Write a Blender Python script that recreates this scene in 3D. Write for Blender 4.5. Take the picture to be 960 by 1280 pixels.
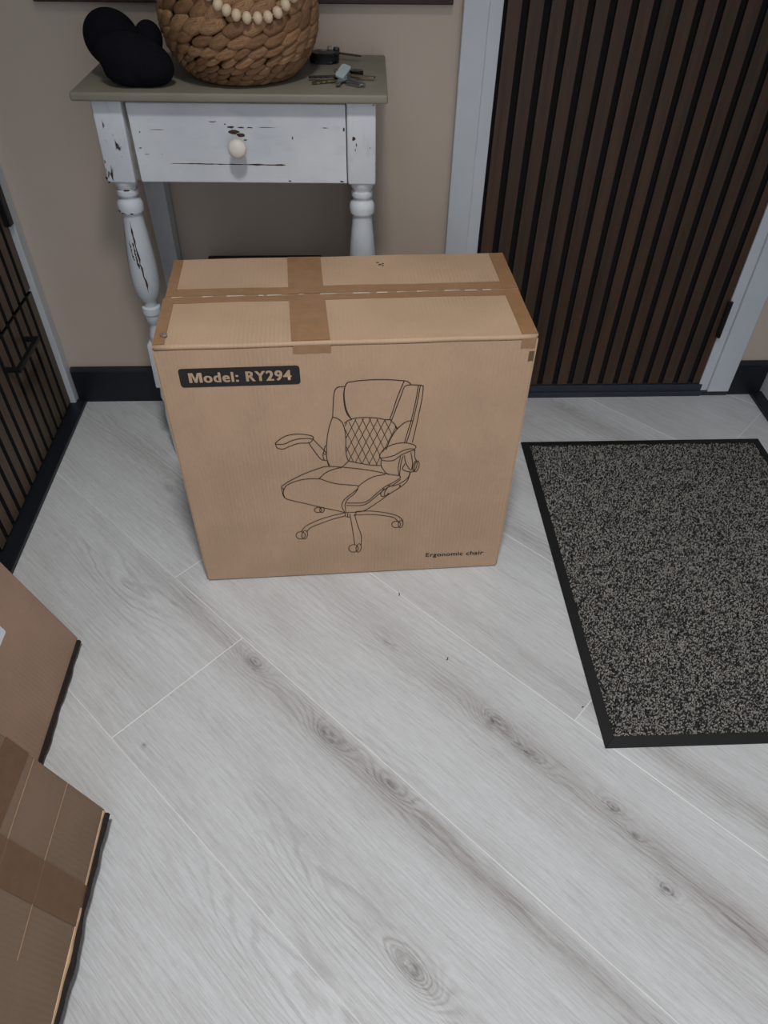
import bpy, bmesh, math, random
import numpy as np
from mathutils import Vector, Matrix

random.seed(7)
for o in list(bpy.data.objects):
    bpy.data.objects.remove(o, do_unlink=True)
scene = bpy.context.scene
COL = scene.collection

# ------------------------------------------------------------------ camera
cam_data = bpy.data.cameras.new('camera')
cam_data.sensor_fit = 'VERTICAL'
cam_data.sensor_height = 36.0
cam_data.sensor_width = 27.0
cam_data.lens = 900.0 / 1280.0 * 36.0
cam_data.clip_start = 0.02
cam = bpy.data.objects.new('camera', cam_data)
COL.objects.link(cam)
cam.matrix_world = Matrix((
    (0.9991912, 0.01711005, -0.03638948, 0.0),
    (-0.03795142, 0.70036886, -0.71277146, 0.0),
    (0.01329051, 0.713576, 0.70045175, 1.1115),
    (0, 0, 0, 1)))
scene.camera = cam

# ------------------------------------------------------------------ light
world = bpy.data.worlds.new('hall_world')
scene.world = world
world.use_nodes = True
bg = world.node_tree.nodes['Background']
bg.inputs['Color'].default_value = (0.77, 0.87, 1.0, 1)
bg.inputs['Strength'].default_value = 1.08


ld = bpy.data.lights.new('ceiling_spot_light', 'SPOT')   # recessed ceiling spot just above and ahead of the camera
ld.energy = 122
ld.color = (1.0, 0.985, 0.955)
ld.spot_size = math.radians(100)
ld.spot_blend = 0.95
ld.shadow_soft_size = 0.11
lo = bpy.data.objects.new('ceiling_spot_light', ld)
COL.objects.link(lo)
lo.location = (0.03, 0.14, 2.40)

vs = scene.view_settings
vs.view_transform = 'Standard'
vs.look = 'None'
vs.gamma = 1.0
vs.use_curve_mapping = False
vs.exposure = 0.0

# ------------------------------------------------------------------ helpers


def srgb(r, g, b):
    f = lambda c: (c / 255 / 12.92) if c / 255 <= 0.04045 else ((c / 255 + 0.055) / 1.055) ** 2.4
    return (f(r), f(g), f(b), 1.0)


def obj(name, me, parent=None, mat=None, loc=None, rot=None):
    if isinstance(me, bmesh.types.BMesh):
        m = bpy.data.meshes.new(name)
        bmesh.ops.recalc_face_normals(me, faces=me.faces)
        me.to_mesh(m)
        me.free()
        me = m
    o = bpy.data.objects.new(name, me)
    COL.objects.link(o)
    if mat is not None and len(me.materials) == 0:
        for mm in (mat if isinstance(mat, (list, tuple)) else [mat]):
            me.materials.append(mm)
    if parent is not None:
        o.parent = parent
    if loc is not None:
        o.location = loc
    if rot is not None:
        o.rotation_euler = rot
    return o


def empty(name, loc=(0, 0, 0), rz=0.0):
    o = bpy.data.objects.new(name, None)
    COL.objects.link(o)
    o.empty_display_size = 0.05
    o.location = loc
    o.rotation_euler = (0, 0, rz)
    return o


def tag(o, label, cat, group=None):
    o['label'] = label
    o['category'] = cat
    if group:
        o['group'] = group
    return o


def structure(o, label=None, cat=None):
    o['kind'] = 'structure'
    if label:
        o['label'] = label
    if cat:
        o['category'] = cat
    return o


def smooth(o, angle=None):
    for p in o.data.polygons:
        p.use_smooth = True
    if angle is not None and hasattr(o.data, 'set_sharp_from_angle'):
        o.data.set_sharp_from_angle(angle=math.radians(angle))
    return o


def box_bm(x0, x1, y0, y1, z0, z1, bev=0.0, seg=2, bm=None):
    b = bmesh.new()
    r = bmesh.ops.create_cube(b, size=1.0)
    for v in b.verts:
        v.co = Vector((x0 + (v.co.x + 0.5) * (x1 - x0), y0 + (v.co.y + 0.5) * (y1 - y0), z0 + (v.co.z + 0.5) * (z1 - z0)))
    if bev > 0:
        bmesh.ops.bevel(b, geom=b.edges[:], offset=bev, segments=seg, affect='EDGES', profile=0.5)
    if bm is None:
        return b
    me = bpy.data.meshes.new('tmp')
    b.to_mesh(me)
    b.free()
    bm.from_mesh(me)
    bpy.data.meshes.remove(me)
    return bm


def box(name, x0, x1, y0, y1, z0, z1, mat, parent=None, bev=0.0, seg=2):
    return obj(name, box_bm(x0, x1, y0, y1, z0, z1, bev, seg), parent, mat)


def lathe_bm(profile, seg=32, bm=None, off=(0, 0, 0)):
    bm = bm or bmesh.new()
    rings = []
    for r, z in profile:
        rings.append([bm.verts.new((off[0] + r * math.cos(2 * math.pi * i / seg), off[1] + r * math.sin(2 * math.pi * i / seg), off[2] + z)) for i in range(seg)])
    for a, b in zip(rings[:-1], rings[1:]):
        for i in range(seg):
            j = (i + 1) % seg
            bm.faces.new((a[i], a[j], b[j], b[i]))
    bm.faces.new(rings[0][::-1])
    bm.faces.new(rings[-1])
    return bm


def tube_bm(pts, r, seg=8, bm=None, closed=False):
    bm = bm or bmesh.new()
    pts = [Vector(p) for p in pts]
    n = len(pts)
    rings = []
    up = Vector((0, 0, 1))
    for i, p in enumerate(pts):
        if closed:
            t = (pts[(i + 1) % n] - pts[i - 1]).normalized()
        else:
            t = (pts[min(i + 1, n - 1)] - pts[max(i - 1, 0)]).normalized()
        ref = up if abs(t.dot(up)) < 0.95 else Vector((1, 0, 0))
        a = t.cross(ref).normalized()
        b = t.cross(a).normalized()
        rr = r[i] if isinstance(r, (list, tuple)) else r
        rings.append([bm.verts.new(p + rr * (math.cos(2 * math.pi * k / seg) * a + math.sin(2 * math.pi * k / seg) * b)) for k in range(seg)])
    pairs = list(zip(rings[:-1], rings[1:]))
    if closed:
        pairs.append((rings[-1], rings[0]))
    for a, b in pairs:
        for k in range(seg):
            j = (k + 1) % seg
            bm.faces.new((a[k], a[j], b[j], b[k]))
    if not closed:
        bm.faces.new(rings[0][::-1])
        bm.faces.new(rings[-1])
    return bm


def prism_bm(poly, z0, z1, bev=0.0, bm=None):
    """poly: list of (x,y) counter-clockwise, extruded along z"""
    b = bm or bmesh.new()
    lo = [b.verts.new((x, y, z0)) for x, y in poly]
    hi = [b.verts.new((x, y, z1)) for x, y in poly]
    n = len(poly)
    b.faces.new(lo[::-1])
    b.faces.new(hi)
    for i in range(n):
        j = (i + 1) % n
        b.faces.new((lo[i], lo[j], hi[j], hi[i]))
    if bev:
        bmesh.ops.bevel(b, geom=b.edges[:], offset=bev, segments=2, affect='EDGES')
    return b


def catmull(pts, n=5):
    if len(pts) < 3:
        return [Vector(p) for p in pts]
    P = [Vector(p) for p in pts]
    closed = (P[0] - P[-1]).length < 1e-6
    out = []
    for i in range(len(P) - 1):
        p0 = P[i - 1] if i > 0 else (P[-2] if closed else P[0] * 2 - P[1])
        p1, p2 = P[i], P[i + 1]
        p3 = P[i + 2] if i + 2 < len(P) else (P[1] if closed else P[-1] * 2 - P[-2])
        for k in range(n):
            t = k / n
            out.append(0.5 * ((2 * p1) + (p2 - p0) * t + (2 * p0 - 5 * p1 + 4 * p2 - p3) * t * t + (3 * p1 - p0 - 3 * p2 + p3) * t ** 3))
    out.append(P[-1])
    return out


# ---- node helpers


class NT:
    def __init__(self, name, rough=0.6, spec=0.4):
        self.mat = bpy.data.materials.new(name)
        self.mat.use_nodes = True
        self.t = self.mat.node_tree
        self.bsdf = self.t.nodes['Principled BSDF']
        self.bsdf.inputs['Roughness'].default_value = rough
        self.bsdf.inputs['Specular IOR Level'].default_value = spec

    def n(self, kind, **kw):
        nd = self.t.nodes.new(kind)
        for k, v in kw.items():
            setattr(nd, k, v)
        return nd

    def put(self, sock, v):
        if isinstance(v, bpy.types.NodeSocket):
            self.t.links.new(v, sock)
        else:
            sock.default_value = v

    def m(self, op, a, b=0.0, c=None, clamp=False):
        nd = self.n('ShaderNodeMath', operation=op, use_clamp=clamp)
        self.put(nd.inputs[0], a)
        self.put(nd.inputs[1], b)
        if c is not None:
            self.put(nd.inputs[2], c)
        return nd.outputs[0]

    def mix(self, f, a, b, blend='MIX'):
        nd = self.n('ShaderNodeMix', data_type='RGBA', blend_type=blend)
        self.put(nd.inputs[0], f)
        self.put(nd.inputs[6], a)
        self.put(nd.inputs[7], b)
        return nd.outputs[2]

    def mapr(self, v, a, b, c=0.0, d=1.0):
        nd = self.n('ShaderNodeMapRange')
        self.put(nd.inputs[0], v)
        nd.inputs[1].default_value = a
        nd.inputs[2].default_value = b
        nd.inputs[3].default_value = c
        nd.inputs[4].default_value = d
        return nd.outputs[0]

    def coords(self, kind='Object', scale=(1, 1, 1), rot=(0, 0, 0), loc=None):
        if kind == 'World':
            src = self.n('ShaderNodeNewGeometry').outputs['Position']
        else:
            src = self.n('ShaderNodeTexCoord').outputs[kind]
        mp = self.n('ShaderNodeMapping')
        self.put(mp.inputs[0], src)
        mp.inputs['Scale'].default_value = scale
        mp.inputs['Rotation'].default_value = rot
        if loc is not None:
            self.put(mp.inputs['Location'], loc)
        return mp.outputs[0]

    def noise(self, vec, scale, detail=4, rough=0.55, dist=0.0):
        nd = self.n('ShaderNodeTexNoise')
        self.put(nd.inputs['Vector'], vec)
        nd.inputs['Scale'].default_value = scale
        nd.inputs['Detail'].default_value = detail
        nd.inputs['Roughness'].default_value = rough
        nd.inputs['Distortion'].default_value = dist
        return nd.outputs[0]

    def rand(self):
        return self.n('ShaderNodeObjectInfo').outputs['Random']

    def bump(self, h, strength=0.3, dist=0.001):
        nd = self.n('ShaderNodeBump')
        nd.inputs['Strength'].default_value = strength
        nd.inputs['Distance'].default_value = dist
        self.put(nd.inputs['Height'], h)
        self.put(self.bsdf.inputs['Normal'], nd.outputs[0])

    def col(self, c):
        self.put(self.bsdf.inputs['Base Color'], c)
        return self.mat


def plain(name, c, rough=0.6, var=0.08, scale=30.0, metallic=0.0, spec=0.4, bump=0.0):
    t = NT(name, rough, spec)
    v = t.coords('Object')
    f = t.noise(v, scale, 4)
    dark = tuple(x * (1 - var) for x in c[:3]) + (1,)
    lite = tuple(min(1, x * (1 + var)) for x in c[:3]) + (1,)
    t.bsdf.inputs['Metallic'].default_value = metallic
    if bump:
        t.bump(f, bump, 0.001)
    return t.col(t.mix(t.mapr(f, 0.3, 0.7), dark, lite))


# ------------------------------------------------------------------ materials
# (m, n, sigma_m, sigma_n, lift, darkness): knots and heart figures of the floor print
KNOTS = [
    (-0.664, 0.391, 0.020, 0.012, 0.050, 0.80), (-0.461, 0.386, 0.030, 0.013, 0.045, 0.70),
    (-0.332, 0.392, 0.025, 0.009, 0.030, 0.55), (-0.273, 0.597, 0.028, 0.015, 0.060, 0.85),
    (-0.205, 0.588, 0.030, 0.010, 0.040, 0.80), (-0.053, 0.603, 0.016, 0.009, 0.035, 0.90),
    (-0.004, 0.588, 0.012, 0.006, 0.025, 0.75), (0.065, 0.551, 0.013, 0.008, 0.035, 1.00),
    (-0.135, 0.225, 0.030, 0.013, 0.055, 0.75), (-0.215, 0.097, 0.120, 0.026, 0.075, 0.10),
    (-1.167, 0.560, 0.022, 0.010, 0.050, 0.55), (-0.672, 0.164, 0.005, 0.004, 0.010, 0.75),
    (-0.682, 1.446, 0.030, 0.012, 0.035, 0.45), (-0.520, 0.590, 0.030, 0.008, 0.025, 0.40),
    (-0.260, 0.215, 0.090, 0.022, 0.060, 0.08), (-0.980, 0.330, 0.080, 0.022, 0.040, 0.10),
]
# (m, n, sigma_m, sigma_n, amount): long soft heartwood streaks
STREAKS = [
    (-0.42, 0.385, 0.26, 0.020, 0.60), (0.02, 0.388, 0.20, 0.016, 0.55), (-0.18, 0.590, 0.22, 0.022, 0.60), (0.16, 0.578, 0.14, 0.016, 0.65),
    (-0.12, 0.225, 0.09, 0.016, 0.45), (-0.85, 0.395, 0.16, 0.020, 0.45), (-0.92, 0.15, 0.30, 0.03, 0.15),
    (-1.15, 0.59, 0.30, 0.030, 0.40), (-0.20, 0.74, 0.22, 0.022, 0.38), (-0.60, 1.44, 0.25, 0.03, 0.35),
    (0.12, 0.745, 0.20, 0.018, 0.40), (-0.9, 1.33, 0.2, 0.03, 0.30), (-0.45, 1.00, 0.3, 0.03, 0.30),
]


def make_floor_mat(name, bevel=False):
    t = NT(name, 0.42, 0.35)
    geo = t.n('ShaderNodeNewGeometry').outputs['Position']
    sep = t.n('ShaderNodeSeparateXYZ')
    t.put(sep.inputs[0], geo)
    x, y = sep.outputs[0], sep.outputs[1]
    mm = t.m('MULTIPLY', t.m('SUBTRACT', x, y), 0.70711)
    nn = t.m('MULTIPLY', t.m('ADD', x, y), 0.70711)
    r = t.rand()
    comb = t.n('ShaderNodeCombineXYZ')
    t.put(comb.inputs[0], mm)
    t.put(comb.inputs[1], nn)
    t.put(comb.inputs[2], t.m('MULTIPLY', r, 37.0))

    def stretched(sm, sn):
        mp = t.n('ShaderNodeMapping')
        t.put(mp.inputs[0], comb.outputs[0])
        mp.inputs['Scale'].default_value = (sm, sn, 1)
        return mp.outputs[0]

    warp = t.m('MULTIPLY', t.m('SUBTRACT', t.noise(stretched(2.2, 9), 1.0, 3), 0.5), 0.085)
    warp2 = t.m('MULTIPLY', t.m('SUBTRACT', t.noise(stretched(22, 70), 1.0, 3, 0.6), 0.5), 0.012)
    g = t.m('ADD', t.m('ADD', nn, warp), warp2)
    heart = 0.0
    dark = 0.0

    def gauss(m0, n0, sm, sn):
        a = t.m('MULTIPLY', t.m('SUBTRACT', mm, m0), 1 / sm)
        b = t.m('MULTIPLY', t.m('SUBTRACT', nn, n0), 1 / sn)
        q = t.m('MULTIPLY_ADD', a, a, t.m('MULTIPLY', b, b))
        return t.m('POWER', 2.718, t.m('MULTIPLY', q, -0.6))

    for (m0, n0, sm, sn, lift, dk) in KNOTS:
        e = gauss(m0, n0, sm * 1.25, sn * 1.25)
        g = t.m('MULTIPLY_ADD', e, lift, g)
        if dk > 0.2:
            core = t.m('POWER', e, 2.6)
            dark = t.m('MULTIPLY_ADD', core, dk * 1.15, dark)
        else:
            heart = t.m('ADD', heart, t.m('POWER', e, 0.45), clamp=True)
    streak = 0.0
    for (m0, n0, sm, sn, am) in STREAKS:
        streak = t.m('MULTIPLY_ADD', gauss(m0, n0, sm, sn), am, streak)
    # growth lines follow the lifted coordinate
    ring = t.m('SINE', t.m('MULTIPLY', g, 620.0))
    ring = t.mapr(ring, -0.2, 1.0)
    ringmask = t.mapr(t.noise(stretched(3.0, 14), 1.0, 3), 0.40, 0.66)
    fine = t.noise(stretched(16, 420), 1.0, 4, 0.7)
    fine2 = t.noise(stretched(60, 900), 1.0, 2, 0.6)
    broad = t.noise(stretched(1.3, 12), 1.0, 4)
    blot = t.noise(stretched(9, 14), 1.0, 4, 0.6)
    cross = t.noise(stretched(110, 40), 1.0, 3, 0.6)
    f = t.m('MULTIPLY', t.mapr(fine, 0.40, 0.68), 0.38)
    f = t.m('MULTIPLY_ADD', t.mapr(fine2, 0.45, 0.72), 0.20, f)
    f = t.m('MULTIPLY_ADD', t.m('MULTIPLY', ring, ringmask), 0.16, f)
    f = t.m('MULTIPLY_ADD', t.mapr(broad, 0.42, 0.72), 0.28, f)
    f = t.m('MULTIPLY_ADD', t.mapr(blot, 0.45, 0.75), 0.12, f)
    f = t.m('MULTIPLY_ADD', t.mapr(cross, 0.45, 0.8), 0.05, f)
    low = t.mapr(t.m('SINE', t.m('MULTIPLY', g, 420.0)), 0.1, 1.0)
    f = t.m('MULTIPLY_ADD', t.m('MULTIPLY', low, heart), 0.34, f)
    sk = t.m('MULTIPLY', streak, t.m('MULTIPLY_ADD', fine, 0.7, t.m('MULTIPLY_ADD', ring, 0.35, 0.42)))
    f = t.m('ADD', f, sk)
    f = t.m('ADD', f, t.m('MULTIPLY', t.m('SUBTRACT', r, 0.5), 0.14))
    c = t.mix(t.m('MULTIPLY', f, 0.62, clamp=True), srgb(209, 212, 215), srgb(128, 119, 114))
    ringd = t.m('MULTIPLY', dark, t.m('MULTIPLY_ADD', t.m('SINE', t.m('MULTIPLY', g, 900.0)), 0.18, t.m('MULTIPLY', t.mapr(t.noise(stretched(70, 160), 1.0, 4, 0.7), 0.3, 0.7), 0.85)), clamp=True)
    c = t.mix(ringd, c, srgb(78, 66, 60))
    if bevel:
        c = t.mix(0.62, c, srgb(240, 240, 240))
    t.put(t.bsdf.inputs['Roughness'], t.mapr(fine, 0.3, 0.7, 0.38, 0.52))
    t.bump(t.m('MULTIPLY_ADD', fine, -1.0, t.m('MULTIPLY', ring, -0.2)), 0.12, 0.0006)
    return t.col(c)


M = {}
M['floor'] = make_floor_mat('grey_oak_plank')
M['floor_edge'] = make_floor_mat('grey_oak_plank_edge', True)
M['subfloor'] = plain('dark_underlay', srgb(120, 118, 115), 0.9)


def wall_mat(name, c, b=0.12):
    t = NT(name, 0.85, 0.2)
    v = t.coords('World')
    f = t.noise(v, 5, 3)
    g = t.noise(v, 260, 3)
    t.bump(g, b, 0.0006)
    return t.col(t.mix(t.mapr(f, 0.3, 0.7), c, tuple(q * 0.95 for q in c[:3]) + (1,)))


M['wall'] = wall_mat('beige_wall_paint', srgb(200, 184, 169))
M['ceiling'] = wall_mat('white_ceiling_paint', srgb(226, 224, 220))
M['white_trim'] = plain('white_gloss_trim', srgb(202, 206, 211), 0.38, 0.03, 12)
M['black_board'] = plain('black_skirting_paint', srgb(24, 27, 34), 0.42, 0.15, 40, bump=0.05)
M['threshold'] = plain('dark_slate_threshold', srgb(44, 49, 60), 0.5, 0.15, 60, bump=0.08)
M['felt'] = plain('black_felt_backing', srgb(12, 11, 11), 0.95, 0.2, 200)
M['black_metal'] = plain('black_metal', srgb(20, 20, 22), 0.4, 0.1, 60)
M['dirt'] = plain('grey_dust', srgb(86, 84, 86), 0.9, 0.4, 400)


def slat_mat(name, c1, c2):
    t = NT(name, 0.5, 0.3)
    r = t.rand()
    v = t.coords('Object', scale=(90, 90, 5), loc=None)
    cm = t.n('ShaderNodeVectorMath', operation='ADD')
    t.put(cm.inputs[0], v)
    cb = t.n('ShaderNodeCombineXYZ')
    t.put(cb.inputs[0], t.m('MULTIPLY', r, 50.0))
    t.put(cb.inputs[2], t.m('MULTIPLY', r, 13.0))
    t.put(cm.inputs[1], cb.outputs[0])
    f = t.noise(cm.outputs[0], 1.0, 5, 0.6)
    g = t.noise(cm.outputs[0], 4.0, 3, 0.6)
    t.bump(g, 0.15, 0.0004)
    f2 = t.m('ADD', t.mapr(f, 0.3, 0.7), t.m('MULTIPLY', t.m('SUBTRACT', r, 0.5), 0.5), clamp=True)
    return t.col(t.mix(f2, c1, c2))


M['slat'] = slat_mat('walnut_slat', srgb(58, 44, 34), srgb(80, 58, 43))
M['slat_side'] = plain('black_slat_core', srgb(13, 12, 12), 0.9, 0.2, 200)
M['slat_grey'] = slat_mat('smoked_oak_slat', srgb(80, 68, 56), srgb(102, 86, 71))


def cardboard(name, c, flute='Z', freq=150.0, b=0.25):
    """kraft board: faint flutes, soft blotches and fibres"""
    t = NT(name, 0.72, 0.25)
    v = t.coords('Object')
    sep = t.n('ShaderNodeSeparateXYZ')
    t.put(sep.inputs[0], v)
    ax = sep.outputs[{'X': 0, 'Y': 1, 'Z': 2}[flute]]
    w = t.m('SINE', t.m('MULTIPLY', ax, 2 * math.pi * freq))
    blot = t.noise(v, 9, 4)
    fib = t.noise(t.coords('Object', scale=(1, 1, 0.25)), 420, 3)
    patch = t.noise(v, 4.0, 2)
    t.bump(t.m('MULTIPLY_ADD', t.m('MULTIPLY', w, t.mapr(patch, 0.35, 0.65)), 0.6, fib), b, 0.0006)
    dk = tuple(q * 0.84 for q in c[:3]) + (1,)
    lt = tuple(min(1, q * 1.07) for q in c[:3]) + (1,)
    f = t.m('MULTIPLY_ADD', t.mapr(fib, 0.35, 0.7), 0.30, t.m('MULTIPLY', t.mapr(blot, 0.35, 0.7), 0.55))
    f = t.m('MULTIPLY_ADD', t.m('MULTIPLY', t.mapr(w, -1, 1), t.mapr(patch, 0.4, 0.6)), 0.28, f)
    return t.col(t.mix(f, lt, dk))


M['card'] = cardboard('kraft_cardboard', srgb(184, 154, 127), 'X')
M['card_top'] = cardboard('kraft_cardboard_flap', srgb(186, 157, 130), 'X')
M['card_brown'] = cardboard('brown_carton_board', srgb(126, 105, 88), 'Y', 130, 0.15)
M['card_plain'] = cardboard('plain_brown_carton_board', srgb(158, 132, 114), 'Y', 130, 0.15)
M['crease'] = plain('worn_board_crease', srgb(146, 122, 100), 0.85, 0.1, 80)
M['card_core'] = plain('pale_cardboard_core', srgb(200, 168, 138), 0.85, 0.1, 80)
M['card_shadow'] = plain('painted_carton_shadow', srgb(38, 30, 27), 0.9, 0.3, 120)  # dark colour painted as the shadow band below the leaning cartons
M['ink'] = plain('black_print_ink', srgb(34, 30, 29), 0.6, 0.15, 200)
M['ink_line'] = plain('dark_brown_print_line', srgb(52, 34, 26), 0.7, 0.1, 200)


def tape_mat(name, c, rough):
    t = NT(name, rough, 0.5)
    v = t.coords('Object')
    f = t.noise(v, 60, 4, 0.6, 0.4)
    cr = t.noise(t.coords('Object', scale=(1, 3, 1)), 35, 5, 0.65, 1.5)
    t.bump(cr, 0.45, 0.0012)
    t.put(t.bsdf.inputs['Alpha'], 0.8)
    return t.col(t.mix(t.mapr(f, 0.35, 0.7), c, tuple(min(1, q * 1.18) for q in c[:3]) + (1,)))


M['tape'] = tape_mat('brown_packing_tape', srgb(160, 122, 88), 0.32)
M['tape_dark'] = tape_mat('brown_glossy_packing_tape', srgb(112, 82, 58), 0.38)
M['clear_tape'] = tape_mat('clear_shiny_tape', srgb(196, 170, 142), 0.12)
M['clear_tape'].node_tree.nodes['Principled BSDF'].inputs['Alpha'].default_value = 0.55
M['film'] = plain('torn_tape_film_painted_glint', srgb(236, 230, 220), 0.2, 0.1, 300, spec=0.8)  # whitish colour stands in for glints on the film
M['sticker'] = plain('white_paper_sticker', srgb(214, 218, 226), 0.6, 0.03)


def painted_wood(name, chips=0.66, vertical=True):
    t = NT(name, 0.55, 0.35)
    v = t.coords('Object')
    s = (1, 1, 0.28) if vertical else (0.3, 1, 1)
    vv = t.coords('Object', scale=s)
    f = t.noise(v, 7, 4)
    w = t.noise(vv, 26, 5, 0.62)
    edge = t.noise(vv, 120, 4, 0.7)
    chip = t.mapr(t.m('MULTIPLY_ADD', edge, 0.22, w), chips + 0.10, chips + 0.13)
    c = t.mix(t.mapr(f, 0.35, 0.7), srgb(214, 218, 222), srgb(194, 200, 208))
    gr = t.mapr(t.noise(vv, 60, 5, 0.7), 0.55, 0.8)
    c = t.mix(t.m('MULTIPLY', gr, 0.30), c, srgb(150, 148, 146))
    c = t.mix(chip, c, srgb(66, 48, 40))
    t.bump(t.m('MULTIPLY_ADD', chip, -1.0, t.m('MULTIPLY', edge, 0.15)), 0.35, 0.0012)
    return t.col(c)


M['paint'] = painted_wood('chipped_white_paint', 0.70)
M['paint_leg'] = painted_wood('chipped_white_paint_leg', 0.655)
M['paint_drawer'] = painted_wood('chipped_white_paint_drawer', 0.70, False)
M['knob'] = plain('cream_white_knob', srgb(222, 216, 204), 0.4, 0.04)
M['chip'] = plain('bare_dark_wood_chip', srgb(70, 52, 42), 0.9, 0.3, 300)
M['tabletop'] = plain('taupe_painted_tabletop', srgb(132, 126, 112), 0.5, 0.08, 8, bump=0.03)
M['rail'] = plain('weathered_grey_rail', srgb(120, 114, 104), 0.7, 0.2, 60)
M['dark_wood'] = plain('dark_brown_wood', srgb(58, 40, 33), 0.6, 0.25, 30)
M['canvas'] = plain('pale_canvas', srgb(176, 168, 158), 0.9, 0.1, 12)


def strand_mat(name):
    t = NT(name, 0.6, 0.3)
    r = t.rand()
    f = t.noise(t.coords('Object', scale=(1.2, 8, 8)), 1.6, 4, 0.65)
    base = t.mix(r, srgb(128, 94, 66), srgb(172, 134, 98))
    c = t.mix(t.mapr(f, 0.42, 0.72), base, srgb(98, 68, 46))
    t.bump(f, 0.5, 0.003)
    return t.col(c)


M['strand'] = strand_mat('dried_water_hyacinth')
M['basket_in'] = plain('dark_brown_basket_core', srgb(70, 48, 32), 0.9, 0.3, 60)  # dark brown liner behind the strands
M['bead'] = plain('pale_wood_bead', srgb(210, 188, 160), 0.55, 0.08, 90)
M['string'] = plain('jute_string', srgb(170, 145, 112), 0.9)


def knit_mat():
    t = NT('black_knit_wool', 0.95, 0.1)
    v = t.coords('Object', scale=(1, 1, 0.5))
    w = t.n('ShaderNodeTexVoronoi')
    t.put(w.inputs['Vector'], v)
    w.inputs['Scale'].default_value = 420
    f = t.noise(v, 40, 3)
    t.bump(w.outputs['Distance'], 0.5, 0.0015)
    return t.col(t.mix(f, srgb(13, 13, 17), srgb(25, 25, 32)))


M['knit'] = knit_mat()
M['steel'] = plain('nickel_key_metal', srgb(176, 178, 184), 0.28, 0.1, 80, metallic=1.0)
M['brass'] = plain('dull_brass_key_metal', srgb(150, 136, 104), 0.4, 0.15, 80, metallic=1.0)
M['dark_steel'] = plain('dark_worn_metal', srgb(84, 76, 72), 0.4, 0.2, 90, metallic=0.8)
M['fob'] = plain('black_key_plastic', srgb(18, 18, 20), 0.3, 0.2, 90)
M['pale_tag'] = plain('pale_green_grey_tag', srgb(158, 172, 172), 0.35, 0.05)
M['rubber'] = plain('black_rubber_border', srgb(19, 20, 22), 0.62, 0.2, 80, bump=0.04)


def pile_mat():
    t = NT('speckled_mat_pile', 0.95, 0.1)
    isl = t.n('ShaderNodeNewGeometry').outputs['Random Per Island']
    r2 = t.m('FRACT', t.m('MULTIPLY', isl, 17.3))
    lite = t.mix(r2, srgb(112, 110, 106), srgb(160, 157, 150))
    dk = t.mix(r2, srgb(26, 26, 28), srgb(66, 65, 64))
    return t.col(t.mix(t.m('GREATER_THAN', isl, 0.52), dk, lite))


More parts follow.
